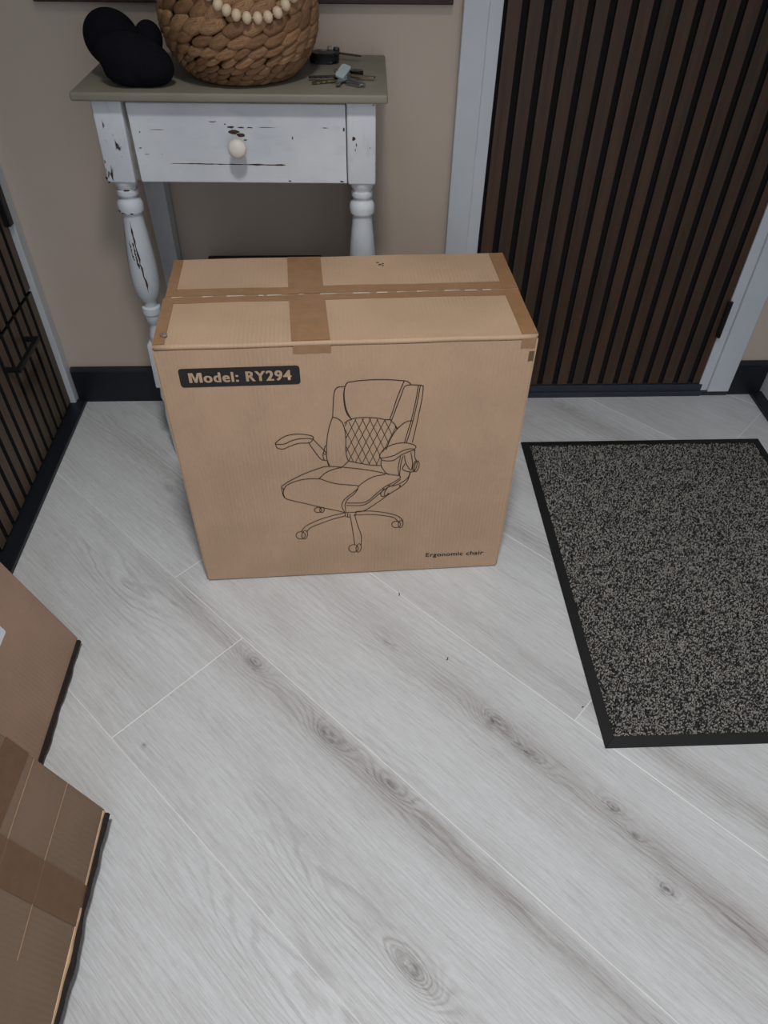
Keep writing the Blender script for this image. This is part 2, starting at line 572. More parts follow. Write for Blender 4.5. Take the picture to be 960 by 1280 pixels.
M['pile'] = pile_mat()
M['pile_base'] = plain('dark_mat_backing', srgb(34, 33, 33), 0.95, 0.3, 300)
CHAIR=[[(289.9,462.8),(308.8,465.4),(331.9,466.2),(355.1,465.3),(379.9,462.2)],[(379.9,462.2),(374.6,447.1),(369.1,429.6),(363.7,408.0),(358.0,387.8)],[(379.9,462.2),(385.0,460.6),(390.5,454.9),(383.2,453.1),(379.5,448.7),(375.0,432.9),(368.1,409.7),(361.1,385.4)],[(289.9,462.8),(286.3,456.0),(284.3,443.9),(284.7,426.1),(287.8,407.8),(294.4,391.9)],[(285.7,454.3),(283.3,440.4),(284.2,418.9),(288.0,402.2),(295.3,390.7)],[(294.4,391.9),(305.0,393.6),(320.1,393.7),(338.2,391.4),(350.4,387.8),(358.0,387.4),(361.1,385.4)],[(285.4,455.0),(275.3,454.7),(270.2,449.7),(267.4,437.5),(265.9,419.7),(264.2,397.0)],[(264.2,397.0),(271.9,393.7),(279.2,385.8),(283.3,370.4),(284.7,350.9),(284.1,327.1),(285.6,310.7),(288.0,302.3)],[(264.2,397.0),(258.4,379.3),(253.8,356.4),(251.6,332.8),(251.2,308.4),(255.8,291.5)],[(288.0,302.3),(283.0,296.3),(276.5,289.1)],[(251.6,304.3),(253.4,293.8)],[(389.9,454.2),(399.3,453.5),(408.8,452.0),(410.8,447.4),(409.6,424.3),(406.3,398.7),(401.8,364.7),(397.6,337.4)],[(405.9,451.4),(403.0,424.5),(397.7,387.9),(391.3,353.5),(387.2,337.1)],[(402.9,451.6),(400.0,424.7),(394.6,388.0),(388.1,357.6),(384.1,337.2)],[(397.9,383.3),(387.2,382.3),(376.7,374.4),(367.8,362.5),(360.3,347.2),(355.0,331.5),(352.9,323.5)],[(282.7,382.7),(288.3,388.4),(295.3,390.7)],[(359.6,385.1),(365.8,378.7),(371.3,368.1)],[(344.3,300.5),(345.4,286.6),(352.0,273.5),(358.7,266.6)],[(288.0,302.3),(306.9,296.3),(326.1,291.1),(344.4,288.8)],[(168.3,249.3),(183.7,261.5),(210.5,277.1),(236.6,288.4),(251.1,291.8),(274.9,289.2),(306.8,283.2),(332.6,276.7),(358.6,267.9),(376.7,263.4)],[(168.3,249.3),(168.8,236.9),(170.9,223.3),(178.6,216.5),(205.9,205.6),(238.6,192.9),(265.1,183.2),(278.5,177.6)],[(171.7,240.2),(176.4,249.7),(188.3,257.7),(209.7,264.3),(235.4,264.1),(248.0,257.8),(267.3,250.1),(286.8,246.7),(303.1,244.0)],[(235.4,264.1),(247.3,277.2),(262.0,284.9),(276.5,288.3)],[(171.7,240.2),(170.8,244.7),(168.0,245.8)],[(171.7,240.2),(170.3,231.4),(172.2,222.3)],[(303.1,244.0),(303.7,237.8),(296.3,229.2),(284.5,217.7),(275.9,205.9),(273.8,193.0),(278.5,178.6)],[(303.7,236.0),(296.9,223.8),(286.0,213.1),(280.0,199.6),(280.6,179.4)],[(303.7,241.3),(316.3,253.8),(332.6,263.8),(352.1,267.4)],[(378.4,262.5),(379.2,258.1),(365.6,246.6),(352.6,238.4),(336.1,221.4),(322.8,206.2),(309.3,200.6),(282.5,202.2)],[(380.2,254.5),(367.4,242.0),(354.3,233.9),(336.8,215.9),(322.7,200.7),(309.2,194.0),(282.3,195.7)],[(278.5,177.6),(305.7,177.8),(319.3,183.1),(346.3,206.1),(359.5,219.1),(379.2,234.6),(391.9,249.4),(396.8,268.8)],[(351.0,234.1),(344.8,221.8),(347.9,214.3),(358.8,219.1)],[(358.5,238.1),(352.7,227.2),(351.2,216.9)],[(166.6,347.1),(174.3,354.5),(185.5,361.7),(200.9,364.8),(216.0,363.3),(228.6,359.6),(230.1,353.7),(221.6,354.9),(206.3,354.5),(193.8,351.2),(181.1,344.7),(168.8,345.0),(166.6,347.1)],[(166.8,345.9),(168.7,337.1),(178.6,334.1),(189.8,339.5),(205.6,345.1),(222.5,345.4),(230.0,352.5)],[(230.0,352.9),(236.3,343.5),(247.9,326.9),(250.8,321.5)],[(222.5,344.6),(229.4,329.9),(240.8,309.0),(250.7,305.2)],[(250.0,338.9),(247.3,329.0),(244.9,317.0),(246.3,306.2)],[(244.5,321.1),(250.0,318.7)],[(342.0,311.8),(348.2,323.8),(360.6,333.2),(376.2,337.2),(392.0,335.6),(403.3,329.8),(402.6,323.0),(392.5,323.5),(379.9,318.9),(367.4,310.5),(354.8,307.0),(343.6,306.4),(342.0,311.8)],[(343.0,307.7),(347.8,300.3),(366.1,299.4),(380.2,311.1),(392.7,317.4),(402.7,320.9)],[(402.7,320.9),(403.4,304.4),(407.1,295.1)],[(385.0,309.6),(387.8,292.7),(396.2,276.2),(399.3,279.4),(399.3,296.3),(396.0,315.2)],[(382.5,307.6),(379.2,289.0),(377.8,261.2)],[(378.4,307.4),(375.1,285.0),(376.4,264.3)],[(386.6,290.7),(382.8,278.2),(394.4,271.1),(404.2,271.4)],[(396.7,271.0),(393.3,258.1),(382.1,246.5),(367.4,239.3),(357.5,240.8)],[(280.2,176.1),(279.9,167.5),(287.7,164.6)],[(295.3,169.8),(298.8,169.1),(298.9,178.2)],[(283.9,175.8),(283.7,166.3)],[(280.2,177.0),(257.9,171.8),(230.3,161.6),(209.1,149.4),(200.0,140.2),(195.2,130.6)],[(280.0,168.9),(257.6,162.2),(233.2,151.7),(213.8,141.7),(205.6,129.9)],[(287.9,173.2),(291.4,138.9),(295.8,88.9)],[(296.4,172.6),(301.8,143.2),(308.5,112.7),(308.3,85.9)],[(298.9,179.2),(326.1,178.4),(353.5,172.3),(374.3,163.8),(385.7,152.3),(388.2,139.9)],[(298.8,170.1),(326.1,169.3),(353.6,164.1),(371.0,157.2),(379.3,144.9)],[(202.2,121.1),(200.2,115.3),(195.6,111.9),(190.3,112.3),(186.2,116.3),(185.0,122.3),(187.1,128.0),(191.6,131.3),(196.9,131.0),(201.0,127.1),(202.2,121.1)],[(206.3,120.8),(203.9,114.3),(200.5,110.9),(197.5,112.1),(195.8,117.3),(196.3,124.5),(198.7,131.0),(202.0,134.2),(205.1,133.1),(206.7,128.0),(206.3,120.8)],[(302.4,76.9),(300.6,70.5),(295.9,66.8),(290.1,67.2),(285.5,71.6),(283.9,78.2),(285.8,84.6),(290.5,88.2),(296.2,87.8),(300.8,83.5),(302.4,76.9)],[(307.7,76.2),(305.8,69.3),(302.8,65.6),(300.0,66.7),(298.4,72.0),(298.6,79.6),(300.6,86.4),(303.5,90.0),(306.3,88.9),(307.9,83.7),(307.7,76.2)],[(383.3,138.7),(381.9,133.5),(377.7,130.6),(372.5,130.9),(368.2,134.5),(366.5,139.8),(368.0,145.0),(372.1,147.9),(377.3,147.6),(381.6,144.1),(383.3,138.7)],[(388.1,138.1),(386.6,132.7),(384.0,130.0),(381.2,131.0),(379.3,135.3),(379.1,141.3),(380.7,146.6),(383.3,149.3),(386.1,148.3),(387.9,144.0),(388.1,138.1)],[(236.6,186.9),(235.1,183.1),(231.7,180.9),(227.5,181.2),(224.3,183.8),(223.2,187.8),(224.7,191.5),(228.2,193.7),(232.3,193.4),(235.5,190.8),(236.6,186.9)],[(240.8,185.5),(239.3,181.8),(236.9,179.9),(234.5,180.8),(233.0,184.0),(233.1,188.3),(234.6,192.0),(237.0,193.8),(239.4,192.9),(240.9,189.8),(240.8,185.5)],[(411.5,281.7),(409.6,274.8),(407.0,271.0),(404.6,271.9),(403.4,277.2),(403.8,284.7),(405.6,291.6),(408.2,295.2),(410.5,294.3),(411.8,289.2),(411.5,281.7)],[(407.5,283.0),(405.9,276.5),(403.6,272.9),(401.7,273.7),(400.7,278.5),(401.1,285.5),(402.8,291.9),(405.0,295.4),(407.0,294.7),(407.9,289.9),(407.5,283.0)],[(380.1,238.6),(379.9,237.8),(379.4,237.4),(378.8,237.4),(378.3,237.9),(378.1,238.7),(378.2,239.5),(378.7,240.0),(379.3,239.9),(379.8,239.4),(380.1,238.6)],[(359.5,220.5),(359.3,219.7),(358.8,219.2),(358.2,219.2),(357.7,219.8),(357.5,220.6),(357.7,221.4),(358.2,221.8),(358.8,221.8),(359.3,221.3),(359.5,220.5)]]
QUILT=[[(285.0,333.8),(296.9,299.7)],[(284.1,370.8),(310.8,295.7)],[(290.3,386.8),(324.4,292.8)],[(300.8,390.5),(337.6,290.9)],[(312.3,391.5),(342.8,310.7)],[(324.2,391.6),(350.3,323.6)],[(336.8,389.6),(356.9,338.3)],[(349.9,386.8),(363.2,353.5)],[(367.2,373.6),(369.6,367.7)],[(287.2,384.9),(283.8,377.5)],[(302.1,390.6),(284.9,352.2)],[(315.0,391.7),(285.3,324.6)],[(327.0,391.1),(288.7,302.9)],[(338.6,389.3),(299.9,298.6)],[(350.0,386.8),(311.6,295.5)],[(360.6,382.6),(323.6,292.9)],[(368.7,371.6),(347.4,319.1)],[(343.1,308.7),(336.0,291.2)]]

# ------------------------------------------------------------------ the setting
XL, XR, YW, YF, ZC = -0.727, 1.10, 1.570, -1.0, 2.45


def clip_poly(poly, axis, val, keep_less):
    out = []
    for i in range(len(poly)):
        a, b = poly[i], poly[(i + 1) % len(poly)]
        ia = (a[axis] <= val) == keep_less
        ib = (b[axis] <= val) == keep_less
        if ia:
            out.append(a)
        if ia != ib:
            t = (val - a[axis]) / (b[axis] - a[axis])
            out.append(tuple(a[k] + t * (b[k] - a[k]) for k in range(2)))
    return out


def inset(poly, d):
    n = len(poly)
    area2 = sum(poly[i][0] * poly[(i + 1) % n][1] - poly[(i + 1) % n][0] * poly[i][1] for i in range(n))
    sgn = 1 if area2 > 0 else -1
    lines = []
    for i in range(n):
        a, b = Vector(poly[i]), Vector(poly[(i + 1) % n])
        t = (b - a).normalized()
        nrm = Vector((-t.y, t.x)) * sgn
        lines.append((a + nrm * d, t))
    out = []
    for i in range(n):
        (p, t), (q, u) = lines[i - 1], lines[i]
        den = t.x * u.y - t.y * u.x
        if abs(den) < 1e-6:
            out.append(tuple(q))
            continue
        s = ((q.x - p.x) * u.y - (q.y - p.y) * u.x) / den
        out.append((p.x + s * t.x, p.y + s * t.y))
    return out


floor = structure(box('floor', -0.80, 1.14, YF, 1.62, -0.05, -0.012, M['subfloor']))
PW, PL, N0 = 0.2785, 1.38, 0.135
joint = {0: -0.722, 1: -0.935, 2: -0.177, 3: -0.85, 4: -0.35, 5: -0.30, -1: 0.25, -2: -0.45, -3: 0.1, 6: -0.1, 7: -0.5, 8: 0.3}
R2 = math.sqrt(0.5)
for k in range(-4, 8):
    n0 = N0 + k * PW
    n1 = n0 + PW
    j = joint.get(k, 0.0)
    ms = [j + PL * q for q in range(-4, 4)]
    for a, b in zip(ms[:-1], ms[1:]):
        quad = [(a, n0), (b, n0), (b, n1), (a, n1)]
        poly = [((m + n) * R2, (n - m) * R2) for m, n in quad]
        for ax, val, less in ((0, -0.735, False), (0, 1.085, True), (1, YF, False), (1, 1.575, True)):
            if poly:
                poly = clip_poly(poly, ax, val, less)
        if len(poly) < 3:
            continue
        ar = abs(sum(poly[i][0] * poly[(i + 1) % len(poly)][1] - poly[(i + 1) % len(poly)][0] * poly[i][1] for i in range(len(poly)))) / 2
        if ar < 0.002:
            continue
        po = inset(poly, 0.00003)
        pi = inset(poly, 0.0010)
        bm = bmesh.new()
        lo = [bm.verts.new((x, y, -0.012)) for x, y in po]
        mi = [bm.verts.new((x, y, -0.0004)) for x, y in po]
        hi = [bm.verts.new((x, y, 0.0)) for x, y in pi]
        L = len(po)
        bm.faces.new(lo)
        bm.faces.new(hi)
        for i in range(L):
            q = (i + 1) % L
            bm.faces.new((lo[i], lo[q], mi[q], mi[i]))
            f = bm.faces.new((mi[i], mi[q], hi[q], hi[i]))
            f.material_index = 1
        obj('plank', bm, floor, [M['floor'], M['floor_edge']])

structure(box('wall_back', -0.80, 1.14, YW, YW + 0.06, -0.05, ZC, M['wall']))
structure(box('wall_left', -0.83, -0.768, YF, YW, -0.05, ZC, M['wall']))
structure(box('wall_right', XR, XR + 0.04, YF, YW, -0.05, ZC, M['wall']))
structure(box('ceiling', -0.83, XR + 0.04, YF, YW + 0.06, ZC, ZC + 0.05, M['ceiling']))


def skirting(name, x0, x1):
    """black skirting board with a sloped top edge, face towards -y"""
    prof = [(YW - 0.0005, 0.0), (1.556, 0.0), (1.556, 0.0915), (1.5625, 0.0985), (YW - 0.0005, 0.0985)]
    bm = bmesh.new()
    A = [bm.verts.new((x0, y, z)) for y, z in prof]
    B = [bm.verts.new((x1, y, z)) for y, z in prof]
    n = len(prof)
    bm.faces.new(A)
    bm.faces.new(B[::-1])
    for i in range(n):
        bm.faces.new((A[i], B[i], B[(i + 1) % n], A[(i + 1) % n]))
    bmesh.ops.bevel(bm, geom=bm.edges[:], offset=0.0012, segments=2, affect='EDGES')
    return structure(obj(name, bm, None, M['black_board']))


skirting('baseboard_back', -0.7125, 0.2050)
skirting('baseboard_right', 0.9880, 1.0760)

# white casings of the slatted door
structure(box('trim_1', 0.2057, 0.2530, 1.551, YW - 0.0005, 0.0, 2.12, M['white_trim'], None, 0.002))
structure(box('trim_2', 0.2532, 0.2785, 1.5565, YW - 0.0005, 0.0, 2.07, M['white_trim'], None, 0.0015))
structure(box('trim_3', 0.9060, 0.9310, 1.5575, YW - 0.0005, 0.013, 2.07, M['white_trim'], None, 0.0015))
structure(box('trim_4', 0.9312, 0.9875, 1.551, YW - 0.0005, 0.013, 2.12, M['white_trim'], None, 0.002))
# dark stepped sill under the door
bm = box_bm(0.2790, 0.9140, 1.5555, YW - 0.0005, 0.0, 0.0335, 0.0015)
box_bm(0.2790, 0.9140, 1.5505, 1.5560, 0.0, 0.0150, 0.0012, 2, bm)
box_bm(0.9140, 0.9875, 1.5530, YW - 0.0005, 0.0, 0.0125, 0.0015, 2, bm)
structure(obj('trim_5', bm, None, M['threshold']))

# slatted door
door = structure(empty('door_1', (0.592, 1.5695, 0.0)))
DX, DY = 0.592, 1.5695
box('door_panel', 0.2790 - DX, 0.9055 - DX, 1.5675 - DY, 1.5690 - DY, 0.034, 2.06, M['felt'], door)


def slat_mesh(bm, axis, sign):
    bmesh.ops.recalc_face_normals(bm, faces=bm.faces)
    for f in bm.faces:
        f.material_index = 0 if f.normal[axis] * sign > 0.4 else 1
    return bm


sm = None
for k in range(16):
    x0 = 0.2862 + 0.04 * k
    w = 0.0265 if k < 15 else 0.019
    if sm is None or k == 15:
        bmm = box_bm(-w / 2, w / 2, -0.0080, 0.0, 0.0355, 2.055, 0.0008)
        so = obj('slat', slat_mesh(bmm, 1, -1), door, [M['slat'], M['slat_side']], (x0 + w / 2 - DX, 1.5674 - DY, 0))
        sm = so.data
    else:
        so = obj('slat', sm, door, None, (x0 + w / 2 - DX, 1.5674 - DY, 0))
bm = box_bm(0.898 - DX, 0.9095 - DX, 1.5500 - DY, 1.5570 - DY, 0.178, 0.272, 0.0015)
tube_bm([(0.9045 - DX, 1.5500 - DY, 0.177), (0.9045 - DX, 1.5500 - DY, 0.273)], 0.004, 10, bm)
obj('hinge', bm, door, M['black_metal'])
bm = box_bm(0.898 - DX, 0.9095 - DX, 1.5500 - DY, 1.5570 - DY, 1.70, 1.794, 0.0015)
tube_bm([(0.9045 - DX, 1.5500 - DY, 1.699), (0.9045 - DX, 1.5500 - DY, 1.795)], 0.004, 10, bm)
obj('hinge', bm, door, M['black_metal'])

# left and right floor strips and white frames in the corners
structure(box('trim_6', -0.7380, -0.6936, YF, 1.5555, 0.0, 0.011, M['black_board'], None, 0.0015))
structure(box('trim_7', -0.7660, -0.7150, 1.5380, YW - 0.0005, 0.0, 2.12, M['white_trim'], None, 0.002))
structure(box('trim_8', 1.0505, 1.0900, YF, 1.5555, 0.0, 0.011, M['black_board'], None, 0.0015))
structure(box('trim_9', 1.0800, 1.0995, 0.70, YW - 0.0005, 0.0, 2.12, M['white_trim'], None, 0.002))

# ------------------------------------------------------------------ slatted wall cupboard on the left
cab = empty('slatted_cupboard', (-0.7450, 0.78, 0.0))
tag(cab, 'built-in cupboard with dark vertical wood slats along the left wall', 'cupboard')
CX, CY = -0.7450, 0.78
box('carcass', -0.7675 - CX, -0.7440 - CX, -0.02 - CY, 1.5375 - CY, 0.0, 2.10, M['felt'], cab)
for (nm, z0, z1) in (('lower_door', 0.014, 0.3195), ('upper_door', 0.3255, 2.06)):
    d = box(nm, -0.7439 - CX, -0.7365 - CX, 0.0 - CY, 1.5372 - CY, z0, z1, M['felt'], cab)
    mesh = None
    y = 1.5365
    while y > 0.03:
        if mesh is None:
            so = obj('slat', slat_mesh(box_bm(0, 0.0095, -0.0275, 0, z0 + 0.001, z1 - 0.001, 0.0008), 0, 1), d, [M['slat_grey'], M['slat_side']], (-0.7365 - CX, y - CY, 0))
            mesh = so.data
        else:
            so = obj('slat', mesh, d, None, (-0.7365 - CX, y - CY, 0))
        y -= 0.0405
    if nm == 'lower_door':
        hb = box_bm(-0.7050 - CX, -0.6950 - CX, 1.300 - CY, 1.432 - CY, 0.257, 0.267, 0.0012)
        box_bm(-0.7270 - CX, -0.6955 - CX, 1.4215 - CY, 1.4315 - CY, 0.2575, 0.2665, 0.001, 2, hb)
        box_bm(-0.7270 - CX, -0.6955 - CX, 1.3005 - CY, 1.3105 - CY, 0.2575, 0.2665, 0.001, 2, hb)
        h = obj('handle', hb, d, M['black_metal'])
        h['label'] = 'black square bar handle'
    else:
        hb = box_bm(-0.7268 - CX, -0.7130 - CX, 1.518 - CY, 1.5372 - CY, 0.472, 0.575, 0.0015)
        obj('hinge', hb, d, M['black_metal'])

# ------------------------------------------------------------------ door mat
MX, MY, MW, ML, BW = 0.4026, 0.5626, 0.5931, 0.8024, 0.0185
mat_o = empty('door_mat', (MX + MW / 2, MY + ML / 2, 0.0), 0.0015)
tag(mat_o, 'speckled grey and black door mat with a black rubber border', 'mat')
hw, hl = MW / 2, ML / 2
box('backing', -hw + 0.004, hw - 0.004, -hl + 0.004, hl - 0.004, 0.0003, 0.0035, M['pile_base'], mat_o)


def border(p, q, r, s):
    g = 0.0004
    bm = bmesh.new()
    lo = [bm.verts.new((x, y, 0.0002)) for x, y in (p, q, r, s)]
    hi = [bm.verts.new((x, y, z)) for (x, y), z in zip((p, q, r, s), (0.0030, 0.0030, 0.0062, 0.0062))]
    bm.faces.new(lo)
    bm.faces.new(hi)
    for i in range(4):
        j = (i + 1) % 4
        bm.faces.new((lo[i], lo[j], hi[j], hi[i]))
    bmesh.ops.bevel(bm, geom=bm.edges[:], offset=0.0005, segments=1, affect='EDGES')
    obj('border', bm, mat_o, M['rubber'])


iw, il = hw - BW, hl - BW
border((-hw, -hl), (hw, -hl), (iw, -il), (-iw, -il))
border((hw, -hl), (hw, hl), (iw, il), (iw, -il))
border((hw, hl), (-hw, hl), (-iw, il), (iw, il))
border((-hw, hl), (-hw, -hl), (-iw, -il), (-iw, il))

rng = np.random.default_rng(5)
sp = 0.0023
gx = np.arange(-iw + 0.0015, iw - 0.0012, sp)
gy = np.arange(-il + 0.0015, il - 0.0012, sp)
PX, PY = np.meshgrid(gx, gy)
px = (PX + rng.uniform(-1, 1, PX.shape) * sp * 0.45).ravel()
py = (PY + rng.uniform(-1, 1, PY.shape) * sp * 0.45).ravel()
nt = px.size
ang = rng.uniform(0, 2 * np.pi, nt)
hz = rng.uniform(0.0052, 0.0084, nt)
ra = rng.uniform(0.0017, 0.0026, nt)
rb = rng.uniform(0.0010, 0.0015, nt)
V = np.zeros((nt, 6, 3), np.float32)
cs, sn = np.cos(ang), np.sin(ang)
for i, (a, b) in enumerate(((1, 0), (0, 1), (-1, 0), (0, -1))):
    V[:, i, 0] = px + cs * ra * a - sn * rb * b
    V[:, i, 1] = py + sn * ra * a + cs * rb * b
    V[:, i, 2] = 0.0036
for i, a in ((4, 0.5), (5, -0.5)):
    V[:, i, 0] = px + cs * ra * a
    V[:, i, 1] = py + sn * ra * a
    V[:, i, 2] = hz - (0.0004 if a > 0 else 0.0)
V[:, :, 0] = np.clip(V[:, :, 0], -iw, iw)
V[:, :, 1] = np.clip(V[:, :, 1], -il, il)
tri = np.array([(0, 1, 4), (1, 5, 4), (1, 2, 5), (2, 3, 5), (3, 4, 5), (3, 0, 4)])
F = (np.arange(nt)[:, None, None] * 6 + tri[None]).reshape(-1)
pm = bpy.data.meshes.new('pile')
pm.vertices.add(nt * 6)
pm.vertices.foreach_set('co', V.reshape(-1))
nf = nt * 6
pm.loops.add(nf * 3)
pm.loops.foreach_set('vertex_index', F.astype(np.int32))
pm.polygons.add(nf)
pm.polygons.foreach_set('loop_start', np.arange(0, nf * 3, 3, dtype=np.int32))
pm.polygons.foreach_set('loop_total', np.full(nf, 3, np.int32))
pm.update(calc_edges=True)
po = obj('pile', pm, mat_o, M['pile'])
po['kind'] = 'stuff'
# pale crumbs lying in the pile
for (cx_, cy_, r_) in ((0.517, 0.725, 0.0028), (0.496, 1.148, 0.0022), (0.470, 0.700, 0.0016)):
    b_ = bmesh.new()
    bmesh.ops.create_icosphere(b_, subdivisions=1, radius=r_)
    for v in b_.verts:
        v.co *= random.uniform(0.7, 1.2)
        v.co.z *= 0.6
    obj('crumb', b_, mat_o, M['card_core'], (cx_ - MX - hw, cy_ - MY - hl, 0.0085))

# ------------------------------------------------------------------ main cardboard box
BX, BY, BYAW, W, D, Hh = -0.3025, 0.9423, 0.0412, 0.5862, 0.2854, 0.5356
bo = empty('cardboard_box', (BX, BY, 0.0), BYAW)
tag(bo, 'large sealed brown cardboard box printed with an office chair drawing', 'box')
bm = bmesh.new()
bmesh.ops.create_cube(bm, size=1.0)
for v in bm.verts:
    v.co = Vector(((v.co.x + 0.5) * W, (v.co.y + 0.5) * D, 0.0008 + (v.co.z + 0.5) * (Hh - 0.0058)))
bmesh.ops.subdivide_edges(bm, edges=bm.edges[:], cuts=11, use_grid_fill=True)
for v in bm.verts:
    u, w = v.co.x / W, v.co.z / Hh
    if v.co.y < 0.02:
        v.co.y -= 0.0030 * math.sin(math.pi * min(1, max(0, u))) * math.sin(math.pi * min(1, max(0, w)))
sharp = [e for e in bm.edges if len(e.link_faces) == 2 and e.calc_face_angle() > 1.0]
bmesh.ops.bevel(bm, geom=sharp, offset=0.0035, segments=3, affect='EDGES')
body = smooth(obj('body', bm, bo, M['card']), 50)


def front_y(x, z):
    return -0.0030 * math.sin(math.pi * min(1, max(0, x / W))) * math.sin(math.pi * min(1, max(0, z / Hh)))


def flap_z(x, y):
    s = 1 - min(1, abs(y - 0.148) / 0.13)
    return Hh - 0.0009 * s * (0.6 + 0.4 * math.sin(x * 37)) + 0.0005 * math.sin(x * 23 + y * 40)


def sheet(name, x0, x1, y0, y1, off, th, mat, parent, nx=24, ny=6, skew=0.0, zf=flap_z):
    bm = bmesh.new()
    up, dn = [], []
    for i in range(nx + 1):
        for j in range(ny + 1):
            y = y0 + (y1 - y0) * j / ny
            x = x0 + (x1 - x0) * i / nx + skew * (y - y0) / (y1 - y0)
            z = zf(x, y) + off
            up.append(bm.verts.new((x, y, z)))
            dn.append(bm.verts.new((x, y, z - th)))
    ix = lambda i, j: i * (ny + 1) + j
    for i in range(nx):
        for j in range(ny):
            bm.faces.new((up[ix(i, j)], up[ix(i + 1, j)], up[ix(i + 1, j + 1)], up[ix(i, j + 1)]))
            bm.faces.new((dn[ix(i, j)], dn[ix(i, j + 1)], dn[ix(i + 1, j + 1)], dn[ix(i + 1, j)]))
    for i in range(nx):
        bm.faces.new((up[ix(i, 0)], dn[ix(i, 0)], dn[ix(i + 1, 0)], up[ix(i + 1, 0)]))
        bm.faces.new((up[ix(i, ny)], up[ix(i + 1, ny)], dn[ix(i + 1, ny)], dn[ix(i, ny)]))
    for j in range(ny):
        bm.faces.new((up[ix(0, j)], up[ix(0, j + 1)], dn[ix(0, j + 1)], dn[ix(0, j)]))
        bm.faces.new((up[ix(nx, j)], dn[ix(nx, j)], dn[ix(nx, j + 1)], up[ix(nx, j + 1)]))
    return smooth(obj(name, bm, parent, mat), 40)


sheet('flap', 0.0015, W - 0.0015, 0.0030, 0.1462, 0.0, 0.0040, M['card_top'], bo)
sheet('flap', 0.0015, W - 0.0015, 0.1496, D - 0.0012, 0.0006, 0.0044, M['card_top'], bo)
fe = smooth(obj('fold_edge', tube_bm([(0.004 + (W - 0.008) * i / 20, 0.0034 + 0.0003 * math.sin(i * 1.3), Hh - 0.0039 + 0.0004 * math.sin(i * 0.9)) for i in range(21)], 0.0040, 12), bo, M['card_top']))
# tape: along the seam, across the middle, down both ends
sheet('tape', 0.004, W - 0.004, 0.1290, 0.1458, 0.0008, 0.0004, M['tape'], bo, 40, 3)
sheet('tape', 0.004, W - 0.004, 0.1500, 0.1745, 0.0014, 0.0004, M['tape'], bo, 40, 3)
sheet('tape', 0.0022, 0.0200, 0.004, 0.146, 0.0013, 0.0004, M['tape'], bo, 3, 10, -0.003)
sheet('tape', 0.0022, 0.0180, 0.150, D - 0.004, 0.0019, 0.0004, M['tape'], bo, 3, 10, -0.002)
sheet('tape', W - 0.0270, W - 0.0022, 0.004, 0.146, 0.0013, 0.0004, M['tape'], bo, 3, 10)
sheet('tape', W - 0.0275, W - 0.0022, 0.150, D - 0.004, 0.0019, 0.0004, M['tape'], bo, 3, 10)
sheet('tape', 0.2075, 0.2660, 0.0035, 0.146, 0.0016, 0.0004, M['tape'], bo, 8, 10, -0.006)
sheet('tape', 0.2010, 0.2595, 0.150, D - 0.003, 0.0022, 0.0004, M['tape'], bo, 8, 10, -0.004)


def front_patch(name, x0, x1, z0, z1, y, mat, parent, ragged=0.0, nx=8, nz=3):
    bm = bmesh.new()
    g = []
    for i in range(nx + 1):
        c = []
        for j in range(nz + 1):
            x = x0 + (x1 - x0) * i / nx
            z = z0 + (z1 - z0) * j / nz + (random.uniform(-ragged, ragged) if j == 0 else 0)
            c.append(bm.verts.new((x, front_y(x, z) + y, z)))
        g.append(c)
    for i in range(nx):
        for j in range(nz):
            bm.faces.new((g[i][j], g[i + 1][j], g[i + 1][j + 1], g[i][j + 1]))
    r = bmesh.ops.extrude_face_region(bm, geom=bm.faces[:])
    for v in r['geom']:
        if isinstance(v, bmesh.types.BMVert):
            v.co.y += 0.0002
    return obj(name, bm, parent, mat)


front_patch('tape', 0.2090, 0.2665, 0.5165, Hh - 0.005, -0.0005, M['tape'], bo, 0.001)
front_patch('tape', W - 0.0270, W - 0.004, 0.513, Hh - 0.005, -0.0005, M['tape'], bo, 0.001)
front_patch('tape', W - 0.0120, W - 0.0035, 0.490, 0.508, -0.0005, M['tape_dark'], bo, 0.001)
# shiny ragged film, glints painted pale, and the open dark slit along the seam
xs = 0.012
while xs < W - 0.06:
    l = random.uniform(0.008, 0.03)
    y0 = 0.1452 + random.uniform(-0.0006, 0.0004)
    zz = Hh + 0.0016
    bm = bmesh.new()
    v = [bm.verts.new((xs, y0, zz)), bm.verts.new((xs + l, y0 + random.uniform(-0.0005, 0.0005), zz + random.uniform(0, 0.001))),
         bm.verts.new((xs + l * 0.9, y0 + 0.0028, zz - 0.0004)), bm.verts.new((xs + 0.001, y0 + 0.0026, zz - 0.0002))]
    bm.faces.new(v)
    r = bmesh.ops.extrude_face_region(bm, geom=bm.faces[:])
    for v in r['geom']:
        if isinstance(v, bmesh.types.BMVert):
            v.co.z -= 0.0003
    fm = obj('tape_film', bm, bo, M['film'])
    fm['label'] = 'shiny torn tape film with painted pale glints in the top seam'
    xs += l + random.uniform(0.004, 0.03)
